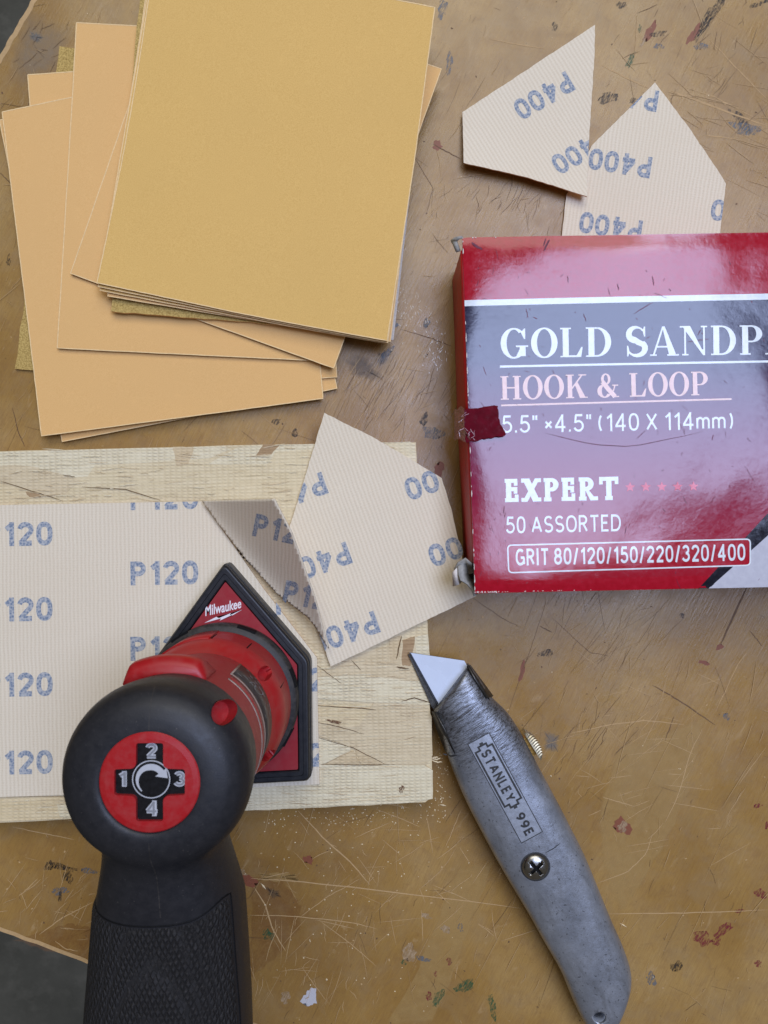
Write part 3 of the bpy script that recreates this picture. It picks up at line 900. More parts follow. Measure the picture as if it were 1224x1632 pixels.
gp, gf, gc = M['gold_peach'], M['gold_fine'], M['gold_coarse']
sheet([(95, 74), (24, 588), (468, 634), (540, 128)], 0.9, 0.2, gc, "coarse olive gold sandpaper sheet at the very bottom, corner poking out lower left", 0.35, 1)
sheet([(0, 192), (100, 704), (537, 619), (440, 110)], 1.9, 0.3, gp, "peach gold sandpaper sheet with its lower edge peeking out above the wooden board", 0, 2)
sheet([(45, 120), (82, 636), (537, 601), (500, 88)], 2.9, 0.4, gp, "peach gold sandpaper sheet whose top left corner shows at the far left", 0, 3)
sheet([(5, 180), (35, 430), (68, 695), (515, 635), (508, 560), (440, 96), (112, 156)], 3.9, 0.6, gp, "large peach gold sandpaper sheet lowest in view, reaching furthest to the lower left", 0, 4)
sheet([(123, 38), (92, 555), (528, 576), (570, 56)], 5.2, 0.8, gp, "peach gold sandpaper sheet standing nearly straight left of the top sheet", 0, 5)
sheet([(275, -35), (113, 436), (532, 587), (703, 113)], 6.6, 1.0, gp, "peach gold sandpaper sheet turned clockwise, corners showing left and upper right", 0, 6)
sheet([(226, -24), (177, 496), (622, 532), (672, 10)], 8.6, 1.1, gc, "coarse olive gold sandpaper sheet poking out under the lower left of the top stack", 0.35, 7, 1.5)
sheet([(250, -16), (196, 474), (627, 543), (685, 30)], 9.35, 1.15, M['loop_back'], "white backed sandpaper sheet lying face down, edge showing right of the top sheet", 0, 12)
sheet([(236, -24), (172, 472), (622, 545), (684, 30)], 10.3, 1.2, gp, "peach gold sandpaper sheet fourth from the top of the upright stack", 0, 8)
sheet([(236, -26), (160, 463), (616, 548), (688, 26)], 11.3, 1.35, gf, "fine gold sandpaper sheet third from the top of the upright stack", 0, 9)
sheet([(238, -24), (157, 457), (618, 547), (689, 24)], 12.35, 1.5, gf, "fine gold sandpaper sheet directly beneath the top sheet", 0, 10)
sheet([(241, -20), (197, 240), (155, 451), (390, 500), (617, 544), (660, 260), (692, 21), (600, -2), (420, -14)], 13.4, 1.75, gf, "fine gold sandpaper sheet lying on top of the whole pile", 0, 11)

# ------------------------------------------------------------------ P400 cut pieces
def p400_piece(pts, zf, zref, ang, texts, label, th=0.8, name="sandpaper_offcut", body="P400", size=(100, 34), jag=0.12):
    poly = WP(pts, zref)
    fm = mat_fleece(ang, "loop_fleece"); bm_ = mat_blueprint(ang, "blue_grit_print")
    pj = []
    rr = random.Random(len(label))
    pc = ccw(poly)
    for i in range(len(pc)):
        a, b = pc[i], pc[(i + 1) % len(pc)]
        m = max(1, int(math.hypot(b[0] - a[0], b[1] - a[1]) / 2.0))
        for k in range(m):
            t = k / m; j = jag if k else 0
            pj.append((a[0] + (b[0] - a[0]) * t + rr.uniform(-j, j), a[1] + (b[1] - a[1]) * t + rr.uniform(-j, j)))
    o = slab(name, pj, zf, th, [fm, M['gold_peach'], M['paper_edge']], None, 4.0)
    tag(o, label, "sandpaper")
    for (cx, cy) in texts:
        vs, fs = mono(body, 0.215, 0.10)
        P = place2d(vs, cx, cy, size[0], size[1], ang, zref)
        vs, fs = clip_each(P, fs, hull(poly))
        if fs:
            stacked("grit_print", vs, fs, zf, 0.07, bm_, o)
    return o

pz2 = lambda x, y: 1.0 + 0.5 * (noise.noise(Vector((x * 0.03, y * 0.03, 1))) + 1) * 0.4
p400_piece([(1044, 131), (1098, 203), (1151, 282), (1157, 293), (1141, 424), (889, 424), (903, 310), (943, 232)], pz2, 1.2, 171,
           [(999, 154), (988, 260), (973, 361), (1183, 341)], "pointed cream P400 sandpaper offcut tucked against the top edge of the red box")
e0 = W(738, 264, 3); e1 = W(933, 317, 3)
def pz1(x, y):
    d = (e1[0] - e0[0], e1[1] - e0[1]); L = math.hypot(*d)
    dist = -((x - e0[0]) * d[1] - (y - e0[1]) * d[0]) / L       # distance from the lower edge (mm)
    k = max(0, 1 - abs(dist) / 30)
    return 2.4 + 3.2 * k * k
p400_piece([(737, 178), (949, 38), (948, 90), (933, 317), (840, 287), (738, 264)], pz1, 3.0, 210.6,
           [(866.7, 152), (925.8, 242)], "four sided cream P400 sandpaper offcut with curled lower edge, upper middle of bench")

# ------------------------------------------------------------------ strand board offcut
TB = 12.0
osb = empty("wooden_board")
tag(osb, "pale strand board offcut with woven texture lying under the sander", "board")
OP = [(-150, 723), (662, 703), (673, 860), (682, 1010), (690, 1278), (400, 1292), (-150, 1318)]
op = wob(WP(OP, TB) + [WP(OP, TB)[0]], 90, 0.18, 3)[:-1]
slab("board_core", op, TB, TB - 0.05, [M['osb'], M['osb_side']], osb)
flk = [
    ('osb_white', [(-150, 724), (380, 711), (300, 745), (150, 760), (-150, 770)]),
    ('osb_grey', [(-150, 748), (40, 740), (130, 765), (100, 790), (-20, 800), (-150, 805)]),
    ('osb', [(150, 742), (420, 726), (560, 740), (500, 790), (430, 800), (240, 790), (130, 775)]),
    ('osb_yellow', [(-150, 770), (10, 772), (70, 785), (20, 806), (-150, 812)]),
    ('osb_white', [(380, 712), (560, 706), (520, 730), (420, 740), (330, 740)]),
    ('osb_tan', [(275, 712), (310, 712), (300, 740), (282, 744)]),
    ('osb_brown', [(420, 708), (446, 709), (432, 724), (408, 726)]),
    ('osb', [(440, 720), (662, 706), (668, 800), (560, 850), (420, 850), (400, 780)]),
    ('osb_white', [(560, 706), (661, 704), (664, 742), (600, 736)]),
    ('osb_brown', [(40, 783), (62, 787), (66, 792), (46, 792)]),
    ('osb_tan', [(360, 830), (470, 830), (500, 1000), (540, 1060), (470, 1010), (380, 900)]),
    ('osb_grey', [(540, 1054), (620, 1030), (682, 1012), (684, 1080), (600, 1060)]),
    ('osb_brown', [(642, 1020), (662, 1014), (654, 1062), (640, 1060)]),
    ('osb_tan', [(620, 1018), (640, 1012), (636, 1050), (622, 1056)]),
    ('osb_white', [(661, 1015), (683, 1010), (685, 1060), (664, 1070)]),
    ('osb_grey', [(500, 1075), (560, 1052), (640, 1060), (684, 1085), (600, 1092), (510, 1100)]),
    ('osb_white', [(495, 1078), (580, 1076), (686, 1088), (687, 1118), (560, 1116), (495, 1112)]),
    ('osb_yellow', [(495, 1124), (600, 1130), (625, 1180), (560, 1172), (500, 1150)]),
    ('osb_grey', [(596, 1118), (687, 1120), (690, 1219), (616, 1219), (560, 1190), (500, 1170), (500, 1150), (570, 1160)]),
    ('osb_white', [(420, 1150), (502, 1172), (564, 1192), (520, 1216), (420, 1240)]),
    ('osb_tan', [(520, 1217), (563, 1196), (575, 1218)]),
    ('osb_tan', [(564, 1192), (614, 1218), (576, 1218)]),
    ('osb_white', [(350, 1219), (690, 1219), (690, 1277), (400, 1291), (350, 1292)]),
    ('osb_yellow', [(-150, 1270), (120, 1270), (100, 1305), (-150, 1316)]),
    ('osb_white', [(90, 1282), (200, 1270), (400, 1260), (380, 1291), (96, 1304)]),
    ('osb_white', [(498, 1106), (600, 1112), (686, 1119), (686, 1123), (600, 1120), (498, 1112)]),
]
for i, (m, pts) in enumerate(flk):
    z = TB + 0.06 + 0.019 * i
    p = WP(pts, z)
    p = wob(p + [p[0]], 26, 0.16, 60 + i)[:-1]
    slab("strand", p, z, z - TB + 0.02, [M[m], M['osb_side']], osb)
# knots, stains and a torn splinter
for (x, y, rx, ry, rot, s) in ((532, 1150, 11, 3, -15, 1), (640, 1258, 4, 6, 0, 2), (612, 1079, 0, 0, 0, 3)):
    if not rx: continue
    vs, fs = planar(WP(blob(x, y, rx, ry, rot, 20, 0.35, s), TB + 0.6))
    sheetmesh("knot", vs, fs, lambda a, b: TB + 0.62, paint_mat("brown_knot_stain", lin(104, 62, 34), 0.35, 0.55), osb)
V, FS = join([ribbon(wob(WP(p, TB + 0.6), 10, 0.12, i), w, TB + 0.63) for i, (p, w) in enumerate([
    ([(500, 1173), (563, 1192), (615, 1219)], 0.28), ([(505, 1060), (545, 1090)], 0.22), ([(500, 1124), (560, 1128), (600, 1131)], 0.35),
    ([(640, 1118), (660, 1112), (686, 1120)], 0.4), ([(500, 1150), (540, 1158), (580, 1170)], 0.25), ([(510, 1219), (620, 1219)], 0.25),
    ([(130, 776), (200, 780), (255, 797)], 0.3), ([(0, 766), (50, 782), (100, 798)], 0.3), ([(100, 757), (120, 760)], 0.3), ([(632, 1063), (652, 1066)], 0.6),
    ([(560, 1052), (575, 1068)], 0.25), ([(640, 1013), (632, 1050)], 0.4)])])
mk("crack", V, FS, plain("dark_crack", lin(104, 80, 54), 0.9, 0.1, var=0.3), osb); tag(bpy.context.scene.objects[-1] if False else osb.children[-1], kind="stuff")
V, FS = join([ribbon(wob(WP(p, TB), 6, 0.25, i), 0.5, 9.0 + i * 0.3) for i, p in enumerate([[(688, 1212), (697, 1214), (703, 1212)], [(688, 1214), (696, 1218), (705, 1217)], [(689, 1211), (699, 1209)]])])
mk("splinter", V, FS, M['crumb'], osb)
# half-hidden black stamp between the sheet and its flap
st_parts = []
for i in range(9):
    x, y = 377 + i * 5.2, 874 + i * 4.8
    st_parts.append(ribbon(WP([(x, y + 6), (x + 9, y - 4)], TB + 0.65), 0.85, TB + 0.64 + 0.001 * i, False))
    st_parts.append(ribbon(WP([(x + 1, y + 1), (x + 6, y + 3)], TB + 0.65), 0.55, TB + 0.652 + 0.001 * i, False))
rf = random.Random(8)
for nm, m, cnt in (("pale_fibres", 'osb_white', 200), ("tan_fibres", 'osb_tan', 190), ("brown_fibres", 'osb_brown', 55)):
    lst = []
    for i in range(cnt):
        y = rf.choice([rf.uniform(712, 800), rf.uniform(1050, 1285), rf.uniform(1050, 1285), rf.uniform(1275, 1300)])
        x = rf.uniform(0, 640) if y < 900 or y > 1275 else rf.uniform(420, 660)
        L = rf.uniform(6, 40); a = math.radians(rf.gauss(2, 5))
        x1 = min(x + L * math.cos(a), 684)
        if y + 0.05 * x > 1308 or (y < 900 and x > 630): continue
        z = TB + 0.60 + 0.0004 * i
        lst.append(ribbon(wob(WP([(x, y), (x1, y - L * math.sin(a))], z), 4, 0.08, i), rf.uniform(0.12, 0.4) if nm != "brown_fibres" else rf.uniform(0.06, 0.2), z))
    V, FS = join(lst); tag(mk(nm, V, FS, M[m], osb), kind="stuff")
V, FS = join(st_parts); mk("ink_stamp", V, FS, M['stamp'], osb)

# ------------------------------------------------------------------ P120 sheet with its half-cut flap
ZS = TB + 1.6
sz = lambda x, y: ZS + 0.25 * noise.noise(Vector((x * 0.02, y * 0.02, 4)))
sp120 = [(-170, 808), (322, 799), (350, 838), (420, 938), (505, 1048), (509, 1250), (200, 1264), (-170, 1276)]
fm120 = mat_fleece(1, "loop_fleece_sheet"); bm120 = mat_blueprint(1, "blue_grit_print_sheet")
sheet120 = slab("sandpaper_sheet", WP(sp120, ZS), sz, 0.8, [fm120, M['gold_peach'], M['paper_edge']], None, 6.0)
tag(sheet120, "cream backed P120 sandpaper sheet lying face down under the sander", "sandpaper")
for (cx, cy) in [(30, 851), (30, 971), (30, 1091), (30, 1215), (262, 793), (262, 913), (262, 1033), (262, 1154), (494, 960), (494, 1083), (494, 1203)]:
    vs, fs = mono("P120", 0.215, 0.12)
    P = place2d(vs, cx, cy, 108, 38, 1.0, ZS)
    vs, fs = clip_each(P, fs, hull(WP(sp120, ZS)))
    if fs: stacked("grit_print", vs, fs, sz, 0.07, bm120, sheet120)
# the flap, still joined at its upper left, bends up out of the board
ha, hb = (322.0, 799.0), (522.0, 1034.0)
def flap_z(px, py):
    dx, dy = hb[0] - ha[0], hb[1] - ha[1]; L = math.hypot(dx, dy)
    d = ((px - ha[0]) * dy - (py - ha[1]) * dx) / L / 4.0      # mm right of the cut line
    t = ((px - ha[0]) * dx + (py - ha[1]) * dy) / L / L
    d = max(d, -4)
    return ZS + 0.6 + 1.5 * 2.0 * math.log(1 + math.exp(max(-20, min(20, d / 2.0)))) + 2.6 * min(1, max(0, t))
flap_px = [(322, 799), (436, 796), (464, 850), (500, 950), (523, 1034), (504, 1002), (490, 984), (440, 945), (395, 895), (350, 838)]
vs, fs = planar(flap_px, 4.0)
def flapify(name, vs, fs, off, mat, th=None):
    V = []
    for px, py in vs:
        z = flap_z(px, py) + off + (0.0007 * (len(V) // 4 % 37) if off else 0); x, y = W(px, py, z); V.append((x, y, z))
    FS = []
    for f in fs:
        a = sum(V[f[i]][0] * V[f[(i + 1) % len(f)]][1] - V[f[(i + 1) % len(f)]][0] * V[f[i]][1] for i in range(len(f)))
        FS.append(f if a > 0 else f[::-1])
    o = mk(name, V, FS, mat, sheet120, True)
    if th:
        md = o.modifiers.new("s", 'SOLIDIFY'); md.thickness = th * S; md.offset = -1; md.material_offset = 0
    return o
fmf = mat_fleece(-8, "loop_fleece_flap")
flap = flapify("flap", vs, fs, 0, fmf, 0.7)
tag(flap, "bent up triangular flap cut half loose from the sheet")
for (cx, cy) in ((452, 846), (500, 952)):
    tv, tf = mono("P120", 0.215, 0.12)
    c, s = math.cos(math.radians(-12)), math.sin(math.radians(-12))
    P = [(cx + x * 96 * c - y * 36 * s, cy - (x * 96 * s + y * 36 * c)) for x, y in tv]
    lim = [(322, 799), (436, 796), (463, 850), (500, 950), (521, 1030), (440, 945)]
    v2, f2 = clip_each(P, tf, hull(lim))
    if f2: flapify("grit_print", v2, f2, 0.08, mat_blueprint(-8, "blue_grit_print_flap"))

# third P400 piece, half on the board
g0 = W(470, 860, 15); g1 = W(740, 900, 15)
def pz3(x, y):
    t = (x - g0[0]) / (g1[0] - g0[0])
    return TB + 2.0 + 1.0 * math.sin(max(0, min(1, t)) * 3.1) + 0.5 * noise.noise(Vector((x * 0.03, y * 0.03, 9)))
p400_piece([(517, 658), (600, 700), (660, 735), (704, 762), (721, 817), (736, 885), (742, 925), (759, 950), (527, 1062), (508, 1008), (460, 845)], pz3, TB + 2.3, 200,
           [(465, 788), (503.7, 899), (548, 1009), (700, 763), (738, 869)], "cream P400 sandpaper offcut overlapping the wooden board and the box corner", size=(113, 36))

# ------------------------------------------------------------------ red sandpaper box
HB = 38.0
box = empty("sandpaper_box")
tag(box, "glossy worn red and navy sandpaper carton at the right edge", "box")
LTL, LBL, LBR, LTR = (737, 378), (757, 946), (1537, 929), (1517, 365)
lid_poly = WP([LTL, LBL, LBR, LTR], HB)
lcx = sum(p[0] for p in lid_poly) / 4; lcy = sum(p[1] for p in lid_poly) / 4
def lidz(x, y):
    a = 0.34 * noise.noise(Vector((x * 0.022, y * 0.022, 2.3))) + 0.15 * noise.noise(Vector((x * 0.065, y * 0.065, 7.7))) + 0.03 * noise.noise(Vector((x * 0.2, y * 0.2, 3.1)))
    lx = x - lid_poly[0][0]
    edge = -0.45 * math.exp(-max(0, lx) / 2.0)
    ty = lid_poly[0][1] - y; by = y - lid_poly[1][1]
    edge += -0.22 * math.exp(-max(0, ty) / 2.0) - 0.6 * math.exp(-max(0, by) / 2.6)
    return HB - 0.2 + a + edge
def region(name, pts, mat, off, clip_to=True, step=2.6):
    vs, fs = planar(WP(pts, HB))
    vs, fs = clip(vs, fs, lid_poly if clip_to else None, step)
    return sheetmesh(name, vs, fs, lambda x, y: lidz(x, y) + off, mat, box)
lidp = ccw(lid_poly)
slab("lid", lid_poly, lidz, 0.9, [M['bx_red'], M['card']], box, 2.6)
def skew(pts): return pts
region("printed_panel", [(741, 487), (1540, 471), (1540, 929), (756, 930)], M['bx_panel'], 0.05)
region("printed_band", [(756, 926), (1540, 908), (1540, 929.5), (757, 946.5)], M['bx_red'], 0.06)
region("white_stripe", [(740, 478), (1540, 461), (1540, 470.5), (741, 487.5)], M['bx_white'], 0.08)
region("grey_corner", [(1130, 938), (1230, 848), (1540, 570), (1540, 931)], M['bx_grey'], 0.08)
region("black_band", [(1114, 938), (1222, 820), (1540, 520), (1540, 571), (1230, 849), (1131, 938)], M['bx_black'], 0.07)
for nm, (x0, y0), (x1, y1), w, m in (("rule_line", (797, 584), (1480, 571), 3.4, 'bx_white'), ("rule_line", (799, 646), (1166, 636), 2.8, 'bx_pink')):
    region(nm, [(x0, y0 - w / 2), (x1, y1 - w / 2), (x1, y1 + w / 2), (x0, y0 + w / 2)], M[m], 0.10)

# --- drawn serif capitals -------------------------------------------------
def R(x0, y0, x1, y1): return [(x0, y0), (x1, y0), (x1, y1), (x0, y1)]
def arcband(cx, cy, rx, ry, ix, iy, a0, a1, n=28, icx=None):
    icx = cx if icx is None else icx
    out = []
    for i in range(n):
        t0 = math.radians(a0 + (a1 - a0) * i / n); t1 = math.radians(a0 + (a1 - a0) * (i + 1) / n)
        out.append([(cx + rx * math.cos(t0), cy + ry * math.sin(t0)), (cx + rx * math.cos(t1), cy + ry * math.sin(t1)),
                    (icx + ix * math.cos(t1), cy + iy * math.sin(t1)), (icx + ix * math.cos(t0), cy + iy * math.sin(t0))])
    return out
def stroke(pts, ws):
    out = []; L = []; n = len(pts)
    for i, p in enumerate(pts):
        a = pts[max(0, i - 1)]; b = pts[min(n - 1, i + 1)]
        d = math.hypot(b[0] - a[0], b[1] - a[1]) or 1
        nx, ny = -(b[1] - a[1]) / d * ws[i] / 2, (b[0] - a[0]) / d * ws[i] / 2
        L.append(((p[0] + nx, p[1] + ny), (p[0] - nx, p[1] - ny)))
    for i in range(n - 1): out.append([L[i][0], L[i + 1][0], L[i + 1][1], L[i][1]])
    return out
def glyph(ch, st=0.19, th=0.055, sf=0.05, ex=0.075):
    def ser(x0, x1, y): return [R(x0 - ex, y, x1 + ex, y + sf)]
    if ch == 'O': return arcband(.44, .5, .42, .52, .42 - st, .52 - th, 0, 360, 40), .88
    if ch == 'G':
        g = arcband(.44, .5, .42, .52, .42 - st, .52 - th, 48, 318, 34)
        g += [R(.62, .06, .62 + st, .42), R(.50, .42 - sf, .62 + st + .08, .42 + .002), [(.66, .86), (.77, 1.0), (.80, 1.0), (.80, .64), (.76, .64)]]
        g += [[(.62, .06), (.62, .30), (.50, .02), (.56, .0)]]
        return g, .94
    if ch == 'L':
        return [R(.12, 0, .12 + st, 1)] + ser(.12, .12 + st, 1 - sf) + ser(.12, .12, 0) + [R(.12, 0, .70, sf + .01), [(.70, 0), (.75, .34), (.71, .34), (.55, sf)]], .79
    if ch == 'D':
        return [R(.12, 0, .12 + st, 1)] + ser(.12, .14, 0) + ser(.12, .14, 1 - sf) + [R(.12, 0, .40, th), R(.12, 1 - th, .40, 1)] + arcband(.38, .5, .46, .5, .46 - st, .5 - th, -90, 90, 24), .90
    if ch == 'P':
        return [R(.12, 0, .12 + st, 1)] + ser(.12, .12 + st, 0) + ser(.12, .14, 1 - sf) + [R(.12, 1 - th, .45, 1), R(.2, .42, .45, .42 + th)] + arcband(.42, .71, .34, .29, .34 - st, .29 - th, -90, 90, 20), .80
    if ch == 'H':
        return [R(.12, 0, .12 + st, 1), R(.64, 0, .64 + st, 1), R(.2, .47, .7, .47 + th + .01)] + ser(.12, .12 + st, 0) + ser(.12, .12 + st, 1 - sf) + ser(.64, .64 + st, 0) + ser(.64, .64 + st, 1 - sf), .95
    if ch == 'N':
        return [R(.14, 0, .14 + th, 1), R(.74, 0, .74 + th, 1), [(.08, 1), (.08 + st + .06, 1), (.79, 0), (.73, 0)], [(.73, 0), (.79, 0), (.74 + th, .2), (.60, .2)]] + ser(.14, .14 + th, 0) + ser(.74, .74 + th, 1 - sf) + ser(.08, .2, 1 - sf), .92
    if ch == 'A':
        return [[(.10, 0), (.16, 0), (.46, .95), (.42, 1.0)], [(.42, 1.0), (.50, 1.0), (.86, 0), (.86 - st - .04, 0)], R(.22, .28, .66, .28 + th)] + ser(.10, .16, 0) + ser(.86 - st - .03, .86, 0), .95
    if ch == 'K':
        return [R(.12, 0, .12 + st, 1)] + ser(.12, .12 + st, 0) + ser(.12, .12 + st, 1 - sf) + [[(.28, .34), (.28, .43), (.70, .98), (.78, .98)], [(.42, .58), (.54, .68), (.88, 0), (.88 - st - .06, 0)]] + ser(.66, .84, 1 - sf) + ser(.70, .88, 0), .96
    if ch == 'E':
        return [R(.12, 0, .12 + st, 1)] + ser(.12, .14, 0) + ser(.12, .14, 1 - sf) + [R(.12, 0, .68, max(th, sf)), R(.12, 1 - max(th, sf), .66, 1), R(.2, .47, .5, .47 + th),
                R(.66 - th, 1 - .30, .66, 1), R(.70 - th, 0, .70, .32), R(.48, .36, .48 + th, .64)], .78
    if ch == 'R':
        g, w = glyph('P', st, th, sf, ex)
        return g + [[(.36, .46), (.52, .46), (.90, 0), (.90 - st - .05, 0)]] + [R(.66, 0, .95, sf)], .95
    if ch == 'T':
        return [R(.36, 0, .36 + st, 1)] + ser(.36, .36 + st, 0) + [R(.04, 1 - max(th, sf), .36 + st + .32, 1), R(.04, .68, .04 + th, 1), R(.36 + st + .32 - th, .68, .36 + st + .32, 1)], .36 + st + .38
    if ch == 'X':
        return [[(.08, 1), (.08 + st + .08, 1), (.90, 0), (.90 - st - .08, 0)], [(.90 - th - .06, 1), (.90, 1), (.08 + th + .06, 0), (.08, 0)]] + ser(.08, .26, 1 - sf) + ser(.08, .22, 0) + ser(.72, .90, 0) + ser(.74, .90, 1 - sf), .98
    if ch == 'S':
        pts = []; ws = []
        for i in range(13):
            t = math.radians(30 + 240 * i / 12); pts.append((.36 + .24 * math.cos(t), .745 + .235 * math.sin(t))); ws.append(th + (st - th) * max(0, math.sin(math.radians(15 + 165 * i / 12 - 40))))
        pts2 = []; w2 = []
        for i in range(13):
            t = math.radians(90 - 240 * i / 12); pts2.append((.36 + .27 * math.cos(t), .265 + .245 * math.sin(t))); w2.append(th + (st - th) * max(0, math.cos(math.radians(-35 + 130 * i / 12))))
        mid = [pts[-2], (.36, .505), pts2[1]]
        g = stroke(pts, ws) + stroke([pts[9], (.30, .56), (.42, .47), pts2[3]], [st * .9, st, st, st * .9]) + stroke(pts2[2:], w2[2:])
        g += [[(.56, .86), (.60, 1.0), (.64, 1.0), (.64, .66), (.60, .66)], [(.14, .14), (.10, 0), (.06, 0), (.06, .36), (.10, .36)]]
        return g, .74
    if ch == '&':
        g = arcband(.40, .77, .20, .24, .20 - st * .6, .24 - th, 0, 360, 24) + arcband(.34, .27, .31, .29, .31 - st, .29 - th, 60, 330, 24)
        g += stroke([(.26, .66), (.50, .34), (.78, .02)], [st, st, st]) + stroke([(.60, .12), (.72, .30), (.78, .50)], [th, th, th]) + [R(.66, .48, .92, .48 + sf), R(.66, 0, .95, sf)]
        return g, .98
    return [], .42
def draw_word(word, **kw):
    V = []; FS = []; x = 0
    for ch in word:
        polys, adv = glyph(ch, **kw)
        if ch == ' ': adv = .36
        for p in polys:
            k = len(V); V += [(x + a, b) for a, b in p]; FS.append(list(range(k, k + len(p))))
        x += adv + (.02 if ch != ' ' else 0)
    x0 = min(v[0] for v in V); x1 = max(v[0] for v in V); y0 = min(v[1] for v in V); y1 = max(v[1] for v in V)
    return [((a - (x0 + x1) / 2) / (x1 - x0), (b - (y0 + y1) / 2) / (y1 - y0)) for a, b in V], FS
def box_word(name, vs, fs, cx, cy, w, h, rot, mat, step=3.0):
    P = place2d(vs, cx, cy, w, h, rot, HB)
    # pieces of one letter overlap, so step every piece a hair above the last
    V = []; FS = []
    for i, f in enumerate(fs):
        k = len(V)
        q = [P[j] for j in f]
        if area2(q) < 0: q = q[::-1]
        V += [(x, y, lidz(x, y) + 0.13 + 0.0006 * (i % 40)) for x, y in q]; FS.append(list(range(k, k + len(q))))
    return mk(name, V, FS, mat, box, False)
def box_text(name, body, cx, cy, w, h, rot, mat, bold=0.0):
    vs, fs = mono(body, bold, 0.15)
    P = place2d(vs, cx, cy, w, h, rot, HB)
    return stacked(name, P, fs, lidz, 0.12, mat, box)
vs, fs = draw_word("GOLD SANDPAPER")
# scaled so that GOLD SANDP covers the measured 420 pixels
v9, f9 = draw_word("GOLD SANDP")
def span(word):
    x = 0
    for ch in word: x += (.36 if ch == ' ' else glyph(ch)[1] + .02)
    return x
full_w = 420.0 * span("GOLD SANDPAPER") / span("GOLD SANDP")
box_word("lettering", vs, fs, 798 + full_w / 2, 546 - full_w / 2 * math.tan(math.radians(0.8)) + 1.5, full_w, 50, 0.8, M['bx_white'])
vs, fs = draw_word("HOOK & LOOP"); box_word("lettering", vs, fs, 963, 615, 330, 40, 1.3, M['bx_pink'])
vs, fs = draw_word("EXPERT", st=.25, th=.17, sf=.17, ex=.05); box_word("lettering", vs, fs, 895, 780, 181, 37, 1.2, M['bx_white'])
box_text("lettering", "5.5\" *4.5\" (140 X 114mm)", 984, 673, 368, 28, 1.0, M['bx_white'], 0.12)
box_text("lettering", "50 ASSORTED", 898, 835, 183, 27, 1.2, M['bx_white'], 0.13)
box_text("lettering", "GRIT 80/120/150/220/320/400", 1005, 884, 366, 27, 1.3, M['bx_white'], 0.16)
for i in range(5):
    cx, cy = 1004 + i * 25.3, 776.5 - i * 0.3
    pts = []
    for k in range(10):
        a = math.radians(90 + 36 * k); r = 8.5 if k % 2 == 0 else 3.8
        pts.append((cx + r * math.cos(a), cy - r * math.sin(a)))
    P = WP(pts, HB); c0 = W(cx, cy, HB)
    mk("star", [(c0[0], c0[1], lidz(*c0) + .13)] + [(x, y, lidz(x, y) + .13) for x, y in P], [[0, k + 1, (k + 1) % 10 + 1] for k in range(10)], M['bx_starred'], box)
# red field and white outline of the grit frame
fr = [(808, 868), (1197, 858), (1197, 902), (810, 914)]
def rounded(pts, r, n=5):
    out = []; m = len(pts)
    for i in range(m):
        p0, p1, p2 = Vector(pts[i - 1]), Vector(pts[i]), Vector(pts[(i + 1) % m])
        a = (p0 - p1).normalized(); b = (p2 - p1).normalized()
        for k in range(n + 1):
            t = k / n
            q = p1 + a * r * (1 - t) ** 2 + b * r * t ** 2
            out.append((q.x, q.y))
    return out
rp0 = rounded(fr, 8); rp = []
for i in range(len(rp0)):
    a, b = rp0[i], rp0[(i + 1) % len(rp0)]
    m_ = max(1, int(math.hypot(b[0] - a[0], b[1] - a[1]) / 8))
    rp += [(a[0] + (b[0] - a[0]) * k / m_, a[1] + (b[1] - a[1]) * k / m_) for k in range(m_)]
region("printed_field", rp, M['bx_red'], 0.09)
def inset_poly(pts, d):
    p = ccw(pts); n = len(p); out = []
    for i in range(n):
        a, b, c = Vector(p[i - 1]), Vector(p[i]), Vector(p[(i + 1) % n])
        e1 = (b - a); e2 = (c - b)
        if e1.length < 1e-9 or e2.length < 1e-9: out.append(tuple(b)); continue
        e1.normalize(); e2.normalize()
        n1 = Vector((-e1.y, e1.x)); n2 = Vector((-e2.y, e2.x))
        m = n1 + n2; m.normalize()
        k = d / max(0.35, m.dot(n1))
        q = b + m * k
        out.append((q.x, q.y))
    return out
def frame_band(name, outer_px, w_px, zfun, mat, parent):
    o = ccw(WP(outer_px, HB)); i = inset_poly(o, w_px * (D - HB) / F)
    n = len(o)
    V = [(x, y, zfun(x, y)) for x, y in o] + [(x, y, zfun(x, y)) for x, y in i]
    return mk(name, V, [[k, (k + 1) % n, n + (k + 1) % n, n + k] for k in range(n)], mat, parent)
frame_band("outline", rp, 2.2, lambda x, y: lidz(x, y) + 0.13, M['bx_white'], box)

# walls of the carton (the lower left corner is torn open)
tl, bl, br_, tr = lid_poly
def wall(name, a, b, mat, inset=0.0, top=HB - 1.1, n=14, bulge=0.0, mi=None, outward=(0, 0)):
    V = []; FS = []
    rows = 8
    for i in range(n + 1):
        t = i / n
        for j in range(rows + 1):
            s = j / rows
            x = a[0] + (b[0] - a[0]) * t; y = a[1] + (b[1] - a[1]) * t
            k = bulge * math.sin(math.pi * s) * math.sin(math.pi * t)
            V.append((x + outward[0] * k, y + outward[1] * k, 0.4 + (top - 0.4) * s))
    for i in range(n):
        for j in range(rows):
            q = i * (rows + 1) + j
            FS.append([q, q + rows + 1, q + rows + 2, q + 1])
    o = mk(name, V, FS, mat, box, True)
    md = o.modifiers.new("s", 'SOLIDIFY'); md.thickness = 0.8 * S; md.offset = -1
    return o
wl_a = (tl[0] - 0.4, tl[1] - 4.5); wl_b = (bl[0] - 0.4 + 0.1, bl[1] + 11.0)
wall("left_wall", wl_a, wl_b, M['bx_side'], bulge=1.6, outward=(-1, 0))
wall("back_wall", (tr[0], tr[1] - 0.6), (tl[0] + 1.0, tl[1] - 0.6), M['bx_side'], outward=(0, 1))
wall("front_wall", (bl[0] + 4.0, bl[1] + 0.6), (br_[0], br_[1] + 0.6), M['bx_side'], outward=(0, -1))
